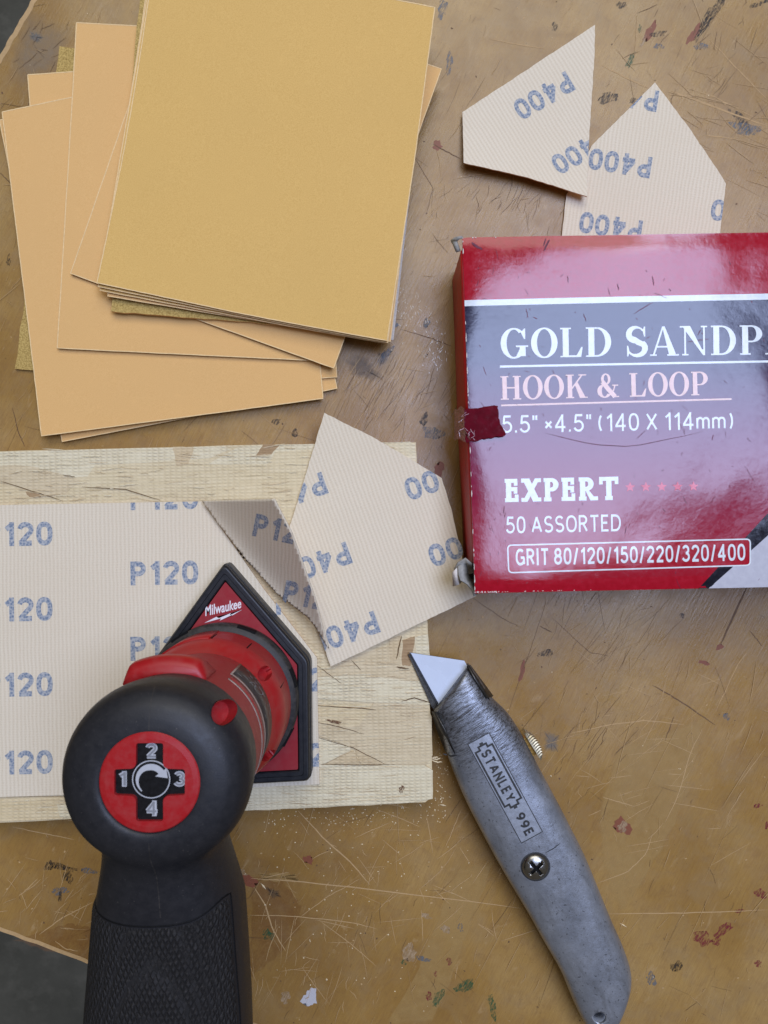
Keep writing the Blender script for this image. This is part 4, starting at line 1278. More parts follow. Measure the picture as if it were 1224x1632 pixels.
wall("right_wall", (br_[0] - 0.6, br_[1] + 1), (tr[0] - 0.6, tr[1] - 1), M['bx_side'], outward=(1, 0))
slab("bottom", [(tl[0] + 1.2, tl[1] - 1.8), (bl[0] + 1.5, bl[1] + 2.0), (br_[0] - 1.8, br_[1] + 2.0), (tr[0] - 1.8, tr[1] - 1.8)], 1.6, 1.2, [M['box_inside']], box)
slab("inner_flap", [(bl[0] + 0.8, bl[1] + 14), (bl[0] + 0.9, bl[1] + 1.8), (bl[0] + 30, bl[1] + 2.3), (bl[0] + 30, bl[1] + 14)], HB - 12, 1.0, [M['box_inside']], box)
# torn card corners
def strip3d(name, pts_a, pts_b, mat, th=0.7):
    n = len(pts_a)
    V = []
    for (px, py, z) in pts_a + pts_b:
        x, y = W(px, py, z); V.append((x, y, z))
    o = mk(name, V, [[i, i + 1, n + i + 1, n + i] for i in range(n - 1)], mat, box, True)
    md = o.modifiers.new("s", 'SOLIDIFY'); md.thickness = th * S; md.offset = 0
    return o
strip3d("torn_flap", [(724, 907, 30), (730, 897, 33), (742, 890, 34), (752, 899, 35)], [(722, 932, 24), (733, 929, 22), (746, 914, 20), (755, 912, 22)], M['card'])
strip3d("torn_flap", [(730, 903, 33), (731, 916, 33), (734, 925, 33), (745, 931, 33), (753, 941, 33), (756, 950, 33)], [(742, 892, 30), (744, 908, 30), (746, 916, 29), (752, 927, 29), (757, 938, 29), (760, 947, 29)], M['card'])
strip3d("torn_flap", [(721, 912, 31), (722, 934, 29)], [(728, 905, 33), (732, 931, 30)], M['card_white'])
strip3d("torn_flap", [(719, 383, 33), (727, 402, 34)], [(726, 378, 34), (733.5, 400, 35)], M['card'])
strip3d("torn_flap", [(719, 385, 33), (728, 377, 35), (736, 376, 36)], [(723, 390, 33), (731, 382, 35), (738, 379, 36)], M['card'])
# worn pale edges of the lid
lst = []
rr = random.Random(12)
def wornline(a, b, n, z, wmin, wmax, pr):
    for i in range(n):
        if rr.random() > pr: continue
        t = rr.random(); u = min(1, t + rr.uniform(0.004, 0.02))
        p = (a[0] + (b[0] - a[0]) * t, a[1] + (b[1] - a[1]) * t); q = (a[0] + (b[0] - a[0]) * u, a[1] + (b[1] - a[1]) * u)
        P = wob([p, q], 4, 0.08, i)
        V, FS = ribbon(P, rr.uniform(wmin, wmax), 0)
        lst.append(([(x, y, max(lidz(x, y) + 0.2, z)) for x, y, _ in V], FS))
wornline((tl[0] + 0.1, tl[1]), (bl[0] + 0.1, bl[1]), 60, 0, 0.15, 0.35, 0.5)
wornline((bl[0] + 1, bl[1] + 0.35), (bl[0] + 45, bl[1] + 1.4), 30, 0, 0.12, 0.3, 0.6)
wornline((bl[0], bl[1] + 0.5), (bl[0] + 9, bl[1] + 0.6), 20, 0, 0.4, 0.9, 0.9)
wornline((tl[0], tl[1] - 0.2), (tl[0] + 16, tl[1]), 14, 0, 0.3, 0.7, 0.7)
V, FS = join(lst); tag(mk("worn_edge", V, FS, M['card_white'], box), kind="stuff")
# creases and scratches on the print
lst = []
for i, p in enumerate([[(752, 386), (757, 391), (769, 398)], [(867, 400), (872, 388), (876, 382)], [(870, 380), (866, 392)], [(930, 500), (934, 512)], [(870, 690), (940, 708), (1010, 712), (1120, 688)], [(838, 492), (842, 505)], [(850, 505), (856, 508)],
                       [(1010, 500), (1040, 482)], [(905, 440), (906, 450)], [(1040, 440), (1042, 455)], [(984, 452), (986, 462)], [(1095, 545), (1130, 540)]]):
    V, FS = ribbon(wob(WP(p, HB), 10, 0.12, i), [0.9, 0.7, 0.5][i] if i < 3 else 0.28, 0)
    lst.append(([(x, y, lidz(x, y) + 0.12) for x, y, _ in V], FS))
r3 = random.Random(31)
for i in range(130):
    x, y = r3.uniform(745, 1230), r3.uniform(385, 935); a = r3.gauss(1.45, 0.5); L = r3.expovariate(1 / 6.0) + 2
    V, FS = ribbon(wob(WP([(x, y), (x + math.cos(a) * L, y + math.sin(a) * L)], HB), 4, 0.15, i), r3.uniform(0.08, 0.26), 0)
    lst.append(([(q[0], q[1], lidz(q[0], q[1]) + 0.115) for q in V], FS))
V, FS = join(lst); tag(mk("print_scratches", V, FS, plain("scratched_print", lin(104, 30, 56), 0.5, 0.3, var=0.3), box), kind="stuff")
# piece of clear tape wrapping the left edge
tp = [(738, 653), (792, 646), (795, 672), (806, 694), (770, 700), (742, 706)]
tvs, tfs = clip(*planar(wob(WP(tp, HB) + [WP(tp, HB)[0]], 40, 0.25, 9)[:-1]), None, 2.0)
c0 = W(768, 676, HB)
sheetmesh("tape", tvs, tfs, lambda x, y: lidz(x, y) + 1.1 + 0.14 * (x - c0[0]) + 0.10 * noise.noise(Vector((x * .3, y * .3, 0))), M['tape'], box)
V = []; FS = []
n = 9; m = 7
for i in range(n):
    for j in range(m):
        t = i / (n - 1); s = j / (m - 1)
        px = 724 + 16 * s + 26 * s * max(0, t - .6); py = 650 + 52 * t + 3 * math.sin(7 * s + 3 * t)
        z = 20 + 19.0 * s ** 0.6 + 1.2 * noise.noise(Vector((t * 6, s * 5, 0)))
        x, y = W(px, py, z); V.append((x, y, z))
for i in range(n - 1):
    for j in range(m - 1):
        q = i * m + j; FS.append([q, q + m, q + m + 1, q + 1])
mk("tape_crinkle", V, FS, M['tape_crinkle'], box)
rt = random.Random(3)
lst = []
for i in range(12):
    ex_, ey_ = rt.choice([(742, 658), (752, 700), (742, 684), (746, 668), (738, 690), (798, 690)])
    x, y = ex_ + rt.gauss(0, 5), ey_ + rt.gauss(0, 5); a = rt.uniform(0, 6.28); L = rt.uniform(3, 13)
    V, FS = ribbon(wob(WP([(x, y), (x + L * math.cos(a), y + L * math.sin(a))], HB), 5, 0.15, i), rt.uniform(0.08, 0.2), 0)
    lst.append(([(q[0], q[1], lidz(q[0], q[1]) + 1.35 + max(-0.6, 0.14 * (q[0] - c0[0]))) for q in V], FS))
V, FS = join(lst); tag(mk("painted_tape_glints", V, FS, plain("tape_wrinkle_glint", lin(200, 160, 170), 0.2, 0.6), box), kind="stuff")  # pale lines painted on as highlights of the wrinkled tape

# ------------------------------------------------------------------ utility knife
knife = empty("utility_knife")
tag(knife, "worn grey metal utility knife with its blade out beside the board", "knife")
ZK = 9.0
def zk(t): return 9.0 + 4.4 * max(0.0, 1 - t / 0.9)
stations = [((691, 1131), (747, 1058)), ((700, 1155), (765, 1082)), ((711, 1197), (785, 1112)), ((727, 1240), (808, 1135)), ((744, 1279), (831, 1170)), ((765, 1320), (860, 1225)), ((787, 1361), (891, 1283)),
            ((811, 1403), (911, 1322)), ((837, 1446), (930, 1360)), ((864, 1494), (950, 1408)), ((891, 1541), (972, 1462)), ((906, 1576), (989, 1500)),
            ((919, 1606), (1001, 1535)), ((930, 1626), (1003, 1558)), ((940, 1640), (997, 1580)), ((950, 1646), (985, 1608)), ((958, 1645), (972, 1630))]
# finer stations
fine = []
for i in range(len(stations) - 1):
    for k in range(4):
        t = k / 4
        p0 = stations[max(0, i - 1)]; p1 = stations[i]; p2 = stations[i + 1]; p3 = stations[min(len(stations) - 1, i + 2)]
        q = []
        for s in (0, 1):
            c = []
            for d in (0, 1):
                a, b, c_, e = p0[s][d], p1[s][d], p2[s][d], p3[s][d]
                c.append(0.5 * ((2 * b) + (-a + c_) * t + (2 * a - 5 * b + 4 * c_ - e) * t * t + (-a + 3 * b - 3 * c_ + e) * t ** 3))
            q.append(tuple(c))
        fine.append(q)
fine.append([stations[-1][0], stations[-1][1]])
rings = []
for idx, (l, r) in enumerate(fine):
    tt = idx / (len(fine) - 1); zc_ = zk(tt)
    L = Vector(W(l[0], l[1], zc_)); Rr = Vector(W(r[0], r[1], zc_))
    c = (L + Rr) / 2; h = (Rr - L) / 2
    hz = 8.6
    if tt > 0.86: hz = 8.6 - 3.2 * ((tt - 0.86) / 0.14) ** 2
    if tt < 0.10: hz = 8.6 - 1.4 * (1 - tt / 0.10) ** 2
    ring = []
    for j in range(44):
        a = 2 * math.pi * j / 44
        ca, sa = math.cos(a), math.sin(a)
        e = 2.0 / 2.7
        u = math.copysign(abs(ca) ** e, ca); w = math.copysign(abs(sa) ** e, sa)
        p = c + h * u
        ring.append((p.x, p.y, zc_ + w * hz))
    rings.append(ring)
kb = loft("body", rings, M['zinc'], knife)
def boolean(o, cutter, op='DIFFERENCE'):
    md = o.modifiers.new("b", 'BOOLEAN'); md.operation = op; md.object = cutter; md.solver = 'EXACT'
    dg = bpy.context.evaluated_depsgraph_get(); dg.update()
    me = bpy.data.meshes.new_from_object(o.evaluated_get(dg))
    o.modifiers.clear(); old = o.data; o.data = me
    bpy.data.objects.remove(cutter)
    return o
def cyl(name, c, r, z0, z1, n=28, mat=None, parent=None, r2=None):
    r2 = r if r2 is None else r2
    ring = lambda rr_, z: [(c[0] + rr_ * math.cos(2 * math.pi * k / n), c[1] + rr_ * math.sin(2 * math.pi * k / n), z) for k in range(n)]
    return loft(name, [ring(r, z0), ring(r2, z1)], mat or M['hole_black'], parent, True, False)
hc = W(953, 1615, 15)
boolean(kb, cyl("c", hc, 2.3, -5, 30))
dgk = bpy.context.evaluated_depsgraph_get()
kb_bvh = BVHTree.FromPolygons([tuple(v.co) for v in kb.data.vertices], [list(p.vertices) for p in kb.data.polygons])
def ktop(x, y):
    h = kb_bvh.ray_cast(Vector((x * S, y * S, 0.1)), Vector((0, 0, -1)))
    return h[0].z / S if h[0] else ZK + 8
# rim of the hanging hole
def ringband(name, c, r0, r1, zf, mat, parent, n=32):
    V = []
    for r in (r0, r1):
        for k in range(n):
            a = 2 * math.pi * k / n; x, y = c[0] + r * math.cos(a), c[1] + r * math.sin(a); V.append((x, y, zf(x, y)))
    return mk(name, V, [[k, (k + 1) % n, n + (k + 1) % n, n + k] for k in range(n)], mat, parent, True)
zh = ktop(hc[0] - 3.4, hc[1] + 1)
V = []
for (r, dz) in ((2.2, -3.0), (2.3, 0.35), (2.75, 0.55), (3.2, 0.1), (3.3, -2.5)):
    for k in range(32):
        a = 2 * math.pi * k / 32; V.append((hc[0] + r * math.cos(a), hc[1] + r * math.sin(a), zh + dz - 0.4))
mk("hole_rim", V, [[i * 32 + k, i * 32 + (k + 1) % 32, (i + 1) * 32 + (k + 1) % 32, (i + 1) * 32 + k] for i in range(4) for k in range(32)], M['plate'], knife, True)
# plate with emblem: local frame along the knife
kax = math.degrees(math.atan2(-(1345 - 1180), (850 - 772)))      # reading direction, pixels down-right
ANG = -61.6
PLC = (806, 1257)
def kpx(u, v):
    """u along reading direction, v upward of the letters (photo pixels)"""
    c, s = math.cos(math.radians(ANG)), math.sin(math.radians(ANG))
    return (PLC[0] + u * c - v * s, PLC[1] - (u * s + v * c))
ZP = 19.6
def kdrape(name, uv_polys, off, mat, step=3.0):
    V = []; FS = []
    for pl in uv_polys:
        vs, fs = clip(*planar([W(*kpx(u, v), ZP) for u, v in pl]), None, step)
        k = len(V)
        V += [(x, y, ktop(x, y) + off) for x, y in vs]
        for f in fs:
            q = [vs[i] for i in f]
            f = f if area2(q) > 0 else f[::-1]
            FS.append([i + k for i in f])
    return mk(name, V, FS, mat, knife, True)
kdrape("name_plate", [[(-93, -19), (87, -19), (87, 19), (-93, 19)]], 0.05, M['plate'])
def kline(pts, w):
    out = []
    for i in range(len(pts) - 1):
        a, b = Vector(pts[i]), Vector(pts[i + 1]); d = (b - a)
        if d.length == 0: continue
        d.normalize(); nrm = Vector((-d.y, d.x)) * w / 2; d = d * w / 2
        out.append([tuple(a - d + nrm), tuple(b + d + nrm), tuple(b + d - nrm), tuple(a - d - nrm)])
    return out
kdrape("plate_groove", kline([(-93, -19), (87, -19), (87, 19), (-93, 19), (-93, -19)], 1.3), 0.09, M['engrave'])
notch = lambda U0, U1, V, n: [(U0 + n, V), (U1 - n, V), (U1 - n, V - n * .9), (U1 - n * .35, V - n * .9), (U1 - n * .35, V - n * 1.5), (U1, V - n * 1.5), (U1, -V + n * 1.5), (U1 - n * .35, -V + n * 1.5), (U1 - n * .35, -V + n * .9), (U1 - n, -V + n * .9), (U1 - n, -V),
                              (U0 + n, -V), (U0 + n, -V + n * .9), (U0 + n * .35, -V + n * .9), (U0 + n * .35, -V + n * 1.5), (U0, -V + n * 1.5), (U0, V - n * 1.5), (U0 + n * .35, V - n * 1.5), (U0 + n * .35, V - n * .9), (U0 + n, V - n * .9), (U0 + n, V)]
kdrape("emblem_frame", kline(notch(-84, 32, 15, 9), 3.0), 0.14, M['engrave'])
def ktext(body, u, v, w, h, bold=0.0):
    vs, fs = mono(body, bold, 0.22)
    P = [W(*kpx(u + x * w, v + y * h), ZP) for x, y in vs]
    return stacked("lettering", P, fs, ktop, 0.13, M['engrave'], knife)
ktext("STANLEY", -26, 0, 90, 17, 0.21)
ktext("99E", 62, 0, 37, 16, 0.21)
# machine screw
sc = W(852, 1378, 18); sz0 = ktop(*sc)
V = []; rr_ = [(5.3, -0.6), (5.2, 0.15), (4.8, 0.75), (4.0, 1.25), (2.8, 1.6), (1.4, 1.78), (0.05, 1.82)]
for r, dz in rr_:
    for k in range(32):
        a = 2 * math.pi * k / 32; V.append((sc[0] + r * math.cos(a), sc[1] + r * math.sin(a), sz0 + dz))
scr_o = mk("screw", V, [[i * 32 + k, i * 32 + (k + 1) % 32, (i + 1) * 32 + (k + 1) % 32, (i + 1) * 32 + k] for i in range(6) for k in range(32)] + [[k for k in range(32)][::-1], [6 * 32 + k for k in range(32)]], M['screw'], knife, True)
def crossprism(c, L, w, z0, z1, rot, mat=None):
    pts = [(-w, -L), (w, -L), (w, -w), (L, -w), (L, w), (w, w), (w, L), (-w, L), (-w, w), (-L, w), (-L, -w), (-w, -w)]
    co, si = math.cos(rot), math.sin(rot)
    P = [(c[0] + x * co - y * si, c[1] + x * si + y * co) for x, y in pts]
    return loft("c", [[(x, y, z0) for x, y in P], [(x, y, z1) for x, y in P]], mat or M['hole_black'], None, True, False)
boolean(scr_o, crossprism(sc, 3.0, 0.62, sz0 + 0.5, sz0 + 5, math.radians(42)))
bt = crossprism(sc, 2.95, 0.6, sz0 + 0.3, sz0 + 0.55, math.radians(42)); bt.name = "screw_slot"; bt.parent = scr_o
ringband("screw_seat", sc, 5.2, 5.8, lambda x, y: ktop(x, y) + 0.07, M['engrave'], knife)
# blade, ground edge
bz = 14.2
blp = [(652, 1040), (740, 1053), (747, 1066), (712, 1128), (697, 1124)]
slab("blade", WP(blp, bz), bz, 0.65, [M['blade'], M['blade_edge']], knife)
vs, fs = planar(WP([(652, 1040), (655, 1041), (699, 1121), (697, 1124)], bz))
sheetmesh("ground_edge", vs, fs, lambda x, y: bz + 0.02, M['blade_edge'], knife)
slab("blade_carrier", WP([(650, 1042), (655, 1044), (699, 1124), (694, 1134), (688, 1126)], 13), 13.5, 0.7, [M['zinc_dark']], knife)
# steel nose lips on both sides
def kstrip(name, a_px, b_px, za, zb, mat):
    n = len(a_px); V = []
    for p in a_px: x, y = W(p[0], p[1], za); V.append((x, y, za))
    for p in b_px: x, y = W(p[0], p[1], zb); V.append((x, y, zb))
    o = mk(name, V, [[i, i + 1, n + i + 1, n + i] for i in range(n - 1)], mat, knife, True)
    md = o.modifiers.new("s", 'SOLIDIFY'); md.thickness = 0.9 * S; md.offset = 0
    return o
kstrip("nose_lip", [(689, 1133), (697, 1162), (711, 1198)], [(695, 1136), (709, 1162), (725, 1196)], 13.0, 19.6, M['zinc_dark'])
kstrip("nose_lip", [(748, 1060), (766, 1084), (785, 1110)], [(745, 1061), (758, 1085), (776, 1113)], 13.5, 19.4, M['zinc_dark'])
kdrape("nose_groove", [[(-187 + 0, 0)] * 0 or [(-200, 30), (-140, 43), (-140, 46), (-200, 34)]], 0.08, M['engrave']) if False else None
for pts, w in (([(748, 1062), (762, 1090), (779, 1113)], 1.1), ([(694, 1136), (708, 1164), (724, 1197)], 0.8), ([(706, 1200), (717, 1203), (727, 1198)], 0.7), ([(866, 1352), (880, 1345), (890, 1338)], 0.3)):
    V, FS = ribbon(wob(WP(pts, 16), 12, 0.02, 3), w, 0)
    mk("groove", [(x, y, ktop(x, y) + 0.12) for x, y, _ in V], FS, M['hole_black'] if w > 0.75 else M['engrave'], knife)
# thumb slider on the right side
sp0 = Vector(W(831, 1169, 11)); sp1 = Vector(W(857, 1211, 11)); ax_ = (sp1 - sp0).normalized(); nx_ = Vector((-ax_.y, ax_.x))
if nx_.x < 0: nx_ = -nx_
rings = []
for i in range(25):
    t = i / 24
    wv = 0.35 * (1 if i % 2 else -1) * (0.15 < t < 0.9)
    h = 0.5 + 2.2 * math.sin(math.pi * min(1, max(0.02, t))) ** 0.6 + wv
    c = sp0 + (sp1 - sp0) * t
    a = c + nx_ * 0.9; b = c + nx_ * (0.9 + h)
    rings.append([(a.x, a.y, 6.5), (b.x, b.y, 7.0), (b.x, b.y, 12.5), (a.x, a.y, 13.2)])
loft("thumb_slider", rings, M['slider'], knife, True, False)
stp = [sp0 + (sp1 - sp0) * .18 - nx_ * 2.5, sp0 + (sp1 - sp0) * .18 + nx_ * 1.0, sp0 + (sp1 - sp0) * .82 + nx_ * 1.0, sp0 + (sp1 - sp0) * .82 - nx_ * 2.5]
slab("slider_stem", [(p.x, p.y) for p in stp], 11.0, 3.0, [M['brass']], knife)

# ------------------------------------------------------------------ detail sander
sander = empty("detail_sander")
tag(sander, "red and black handheld detail sander standing on the sandpaper sheet", "sander")
AX, AY = -61.7, -71.5
Z0 = ZS + 0.25
ZT = Z0 + 10.5
pad_px = [(357, 895), (493, 1053), (495, 1247), (232, 1261), (236, 1062)]
padp = ccw(WP(pad_px, ZT))
def padring(d): return rounded(inset_poly(padp, d) if d else padp, max(0.5, 2.4 - 0.4 * d), 4)
pad = padring(0)
rg = [(0.0, Z0), (0.0, ZT - 4.0), (0.35, ZT - 3.8), (0.35, ZT - 1.0), (0.9, ZT - 0.1), (1.3, ZT), (2.6, ZT), (2.8, ZT - 0.25), (4.2, ZT - 0.25), (4.6, ZT - 0.6), (4.8, ZT - 2.5)]
V = []; n = len(pad)
for d, z in rg:
    V += [(x, y, z) for x, y in padring(d)]
mk("pad_rim", V, [[i * n + k, i * n + (k + 1) % n, (i + 1) * n + (k + 1) % n, (i + 1) * n + k] for i in range(len(rg) - 1) for k in range(n)] + [list(range(n))[::-1]], M['pad_rubber'], sander, False)
ed = sander.children[-1].data
slab("pad_plate", padring(4.9), ZT - 1.0, 1.4, [M['red_plate']], sander)
# logo: slanted word over a bolt
def on_plate(vs, cx, cy, w, h, rot): return place2d(vs, cx, cy, w, h, rot, ZT - 1)
lv, lf = text2d("Milwaukee", 0.02, 0.35)
lv = [(x, y * (1.0 - 0.12 * (x + .5)) + 0.05 * abs(x) ) for x, y in lv]
sheetmesh("logo", on_plate(lv, 355, 968, 60, 17, 12), lf, lambda x, y: ZT - 0.93, M['logo_white'], sander, False)
bolt = [(-.5, -.5), (-.10, .02), (-.12, -.16), (.22, .18), (.20, .02), (.5, .5), (.10, -.0), (.13, .18), (-.20, -.18), (-.17, .02)]
bolt = [(-.5, -.42), (-.08, .10), (-.14, -.12), (.24, .26), (.16, .02), (.5, .42), (.12, -.16), (.16, .06), (-.20, -.34), (-.12, -.08)]
bolt = [(-.5, -.46), (-.18, -.02), (-.12, -.14), (.20, .22), (.16, .04), (.5, .46), (.22, .0), (.24, .08), (-.10, -.34), (-.06, -.16)]
bv, bf = planar([on_plate([p], 356, 982, 62, 20, 3)[0] for p in bolt])
sheetmesh("logo_bolt", bv, bf, lambda x, y: ZT - 0.92, M['logo_white'], sander, False)

def lathe(name, prof, mat, parent, n=96, cx=AX, cy=AY, smooth=True, cap0=False, cap1=False):
    V = []; FS = []
    for r, z in prof:
        for k in range(n):
            a = 2 * math.pi * k / n; V.append((cx + r * math.cos(a), cy + r * math.sin(a), z))
    for i in range(len(prof) - 1):
        for k in range(n):
            FS.append([i * n + k, i * n + (k + 1) % n, (i + 1) * n + (k + 1) % n, (i + 1) * n + k])
    if cap0: FS.append(list(range(n))[::-1])
    if cap1: FS.append([(len(prof) - 1) * n + k for k in range(n)])
    return mk(name, V, FS, mat, parent, smooth)
col = lathe("collar", [(28.6, ZT - 1.2), (29.2, ZT + 0.5), (29.2, ZT + 5.5), (28.4, ZT + 6.6), (24.0, ZT + 6.8)], M['collar'], sander)
def patch(name, r, a0, a1, z0, z1, mat, parent, n=20, th=0.5, r1=None):
    r1 = r if r1 is None else r1
    V = []
    for (rr0, rr1) in ((r, r1), (r + th, r1 + th)):
        for k in range(n + 1):
            a = math.radians(a0 + (a1 - a0) * k / n)
            V.append((AX + rr0 * math.cos(a), AY + rr0 * math.sin(a), z0))
            V.append((AX + rr1 * math.cos(a), AY + rr1 * math.sin(a), z1))
    m = 2 * (n + 1); FS = []
    for k in range(n):
        FS.append([m + 2 * k, m + 2 * k + 2, m + 2 * k + 3, m + 2 * k + 1])
        FS.append([2 * k + 1, 2 * k + 3, m + 2 * k + 3, m + 2 * k + 1][::-1])
        FS.append([2 * k, 2 * k + 2, m + 2 * k + 2, m + 2 * k])
    FS.append([0, 1, m + 1, m]); FS.append([2 * n, 2 * n + 1, m + 2 * n + 1, m + 2 * n][::-1])
    return mk(name, V, FS, mat, parent, True)
for a in (70, 18, -28, 122, -75, 165):
    # slots in the collar: a lip round a dark opening, seen from above on its chamfer
    p = lathe
    pts = []
    aa = math.radians(a)
    t = Vector((-math.sin(aa), math.cos(aa))); nn = Vector((math.cos(aa), math.sin(aa))); c = Vector((AX, AY)) + nn * 27.4
    q = [c + t * 3.6 + nn * 1.95, c - t * 3.6 + nn * 1.95, c - t * 3.6 - nn * 0.6, c + t * 3.6 - nn * 0.6]
    slab("vent_slot", [(v.x, v.y) for v in q], ZT + 6.35, 3.2, [M['hole_black']], sander)
ZR = ZT + 7.0
red_low = lathe("lower_ring", [(25.0, ZR - 0.3), (26.6, ZR + 0.3), (27.0, ZR + 2), (26.9, ZR + 15.6), (26.5, ZR + 18.0), (25.6, ZR + 20.4), (24.8, ZR + 21.6), (23.4, ZR + 24.6), (23.0, ZR + 26)], M['red'], sander, 128, cap0=True, cap1=True)
lathe("neck", [(23.2, ZR + 24.2), (23.3, ZR + 30), (23.6, ZR + 45), (24.2, 96)], M['red_dusty'], sander)
# moulded seams and pads on the lower ring
for a0, a1 in ((88, 89.2), (132, 133.2), (60, 61), (20, 21)):
    patch("seam", 26.85, a0, a1, ZR + 2, ZR + 16.5, M['hole_black'], sander, 2, 0.14, 26.75)
patch("moulded_pad", 26.6, 89.5, 131.5, ZR + 1.5, ZR + 16.6, M['red'], sander, 24, 0.7, 26.5)
# raised lock tab under the head
tabp = []
rings = []
for z, e in ((80, 0.0), (82, 2.2), (90.5, 4.6), (93.5, 4.2), (95, 2.0)):
    ring = []
    for k in range(24):
        a = math.radians(64 + 58 * k / 23); r = 24.6 + e * (1 - max(0, abs(k - 11.5) / 11.5 - 0.72) / 0.28 * 0.8)
        ring.append((AX - 1.5 + r * math.cos(a), AY + r * math.sin(a), z))
    for k in range(23, -1, -1):
        a = math.radians(64 + 58 * k / 23); ring.append((AX - 1.5 + 22 * math.cos(a), AY + 22 * math.sin(a), z))
    rings.append(ring)
loft("lock_tab", rings, M['red'], sander)
# rating label curved round the right side
LB = ZR + 27
patch("rating_label", 23.3, -58, 56, LB, LB + 15.5, M['badge'], sander, 40, 0.28, 23.55)
patch("label_border", 23.5, -59, 57.5, LB + 15.5, LB + 16.6, M['badge_line'], sander, 40, 0.36)
patch("label_border", 23.3, 56, 57.5, LB - 0.4, LB + 16.4, M['badge_line'], sander, 3, 0.36, 23.5)
patch("label_stripe", 23.5, -58, 56, LB + 16.8, LB + 22, M['badge_red'], sander, 40, 0.26, 23.65)
patch("label_border", 23.65, -58, 56, LB + 22, LB + 23.1, M['badge_line'], sander, 40, 0.3)
rq = random.Random(5)
lst = []
def cylpt(a, z, r=23.95): return (AX + r * math.cos(math.radians(a)), AY + r * math.sin(math.radians(a)), z)
for i in range(26):                                # small print too fine to read
    a = rq.uniform(8, 52); z = rq.choice([LB + 2, LB + 4.5, LB + 7, LB + 9.5, LB + 12]); L = rq.uniform(1.2, 4)
    lst.append(([cylpt(a, z), cylpt(a + L, z), cylpt(a + L, z + 0.5), cylpt(a, z + 0.5)], [[0, 1, 2, 3]]))
for k in range(18):                                # the curling mark on the label
    t0, t1 = k / 18 * 9, (k + 1) / 18 * 9
    f = lambda t: (30 + 6 * math.cos(t) + t * 0.8, LB + 7.5 + 3.4 * math.sin(t * 1.3))
    a, b = f(t0), f(t1)
    lst.append(([cylpt(a[0], a[1]), cylpt(b[0], b[1]), cylpt(b[0] + .9, b[1] + .35), cylpt(a[0] + .9, a[1] + .35)], [[0, 1, 2, 3]]))
V, FS = join(lst); tag(mk("small_print", V, FS, M['num_grey'], sander), kind="stuff")

# black overmould: head and handle grown together
ZD = 119.0
head = lathe("overmould", [(0.5, 93.5), (23.0, 93.5), (24.4, 94.5), (24.9, 99), (25.6, 104.5), (25.8, 108.5), (25.3, 112.4), (23.7, 115.6), (21.0, 117.7), (17.6, 118.8), (14.9, 119.2), (12.6, 119.3), (12.2, 116.9), (0.5, 116.7)], M['rubber'], None, 96, cap0=True, cap1=True)
def hsec(y, zc, w, h, e=2.5, x=-65.0, n=40):
    out = []
    for k in range(n):
        a = 2 * math.pi * k / n; ca, sa = math.cos(a), math.sin(a)
        out.append((x + w * math.copysign(abs(ca) ** (2 / e), ca), y, zc + h * math.copysign(abs(sa) ** (2 / e), sa)))
    return out
hs = [(-76, 95, 15, 18), (-90, 94.5, 16.5, 20.5), (-98, 92, 17.6, 20.5), (-106, 90, 19.4, 20.3), (-116, 87.5, 21.6, 20), (-130, 88, 22.6, 20.5), (-145, 89, 23.6, 21), (-160, 90, 24.2, 21.5), (-178, 90, 24.6, 22)]
def hx(y): return -64.2 - 0.006 * (y + 80)
handle_rings = [hsec(y, zc, w, h, 2.4, hx(y)) for y, zc, w, h in hs]
hd = loft("hd", [list(reversed(r)) for r in handle_rings], M['rubber'], None)
# make one closed skin
bmj = bmesh.new(); bmj.from_mesh(head.data); bmj.from_mesh(hd.data)
bmesh.ops.recalc_face_normals(bmj, faces=bmj.faces[:])
bmj.to_mesh(head.data); bmj.free(); bpy.data.objects.remove(hd)
md = head.modifiers.new("r", 'REMESH'); md.mode = 'VOXEL'; md.voxel_size = 0.0009
md = head.modifiers.new("s", 'SMOOTH'); md.factor = 0.5; md.iterations = 8
def bake(o):
    dg = bpy.context.evaluated_depsgraph_get(); dg.update()
    me = bpy.data.meshes.new_from_object(o.evaluated_get(dg)); o.modifiers.clear(); o.data = me
bake(head)
vg = head.vertex_groups.new(name="j")           # melt the handle into the head
for v in head.data.vertices:
    y = v.co.y / S
    wgt = math.exp(-((y + 99) / 7.5) ** 2)
    if wgt > 0.03: vg.add([v.index], wgt, 'REPLACE')
md = head.modifiers.new("s", 'SMOOTH'); md.factor = 0.7; md.iterations = 160; md.vertex_group = "j"
bake(head)
def orient_cyl(c, d, r, L0, L1, n=32, ry=None):
    d = Vector(d).normalized(); q = d.to_track_quat('Z', 'Y')
    rings = []
    for L in (L0, L1):
        rings.append([tuple(Vector(c) + q @ Vector((r * math.cos(2 * math.pi * k / n), (ry or r) * math.sin(2 * math.pi * k / n), L))) for k in range(n)])
    return rings
def bore(c, d, r, ry=None, depth=7.0):
    dv = Vector(d).normalized()
    tree = BVHTree.FromPolygons([tuple(v.co) for v in head.data.vertices], [list(p.vertices) for p in head.data.polygons])
    hit = tree.ray_cast((Vector(c) + dv * 30) * S, -dv)
    if hit[0]: c = tuple(hit[0] / S)
    boolean(head, loft("c", orient_cyl(c, d, r, -depth, 14, 32, ry), M['hole_black'], None, True, False))
    rg_ = orient_cyl(c, d, r * 0.97, -depth + 0.25, -0.5, 32, (ry or r) * 0.97)
    V = [p for q in rg_ for p in q]; n = 32
    FS = [[k, (k + 1) % n, n + (k + 1) % n, n + k][::-1] for k in range(n)] + [list(range(n))]
    o = mk("screw_bore", V, FS, M['red'], sander, False)
bx_, by_ = W(350, 1136, 109)
bore((bx_, by_, 109.5), (0.62, 0.30, 0.75), 3.3, 4.6, 6.0)
bx2, by2 = W(347, 1330, 104)
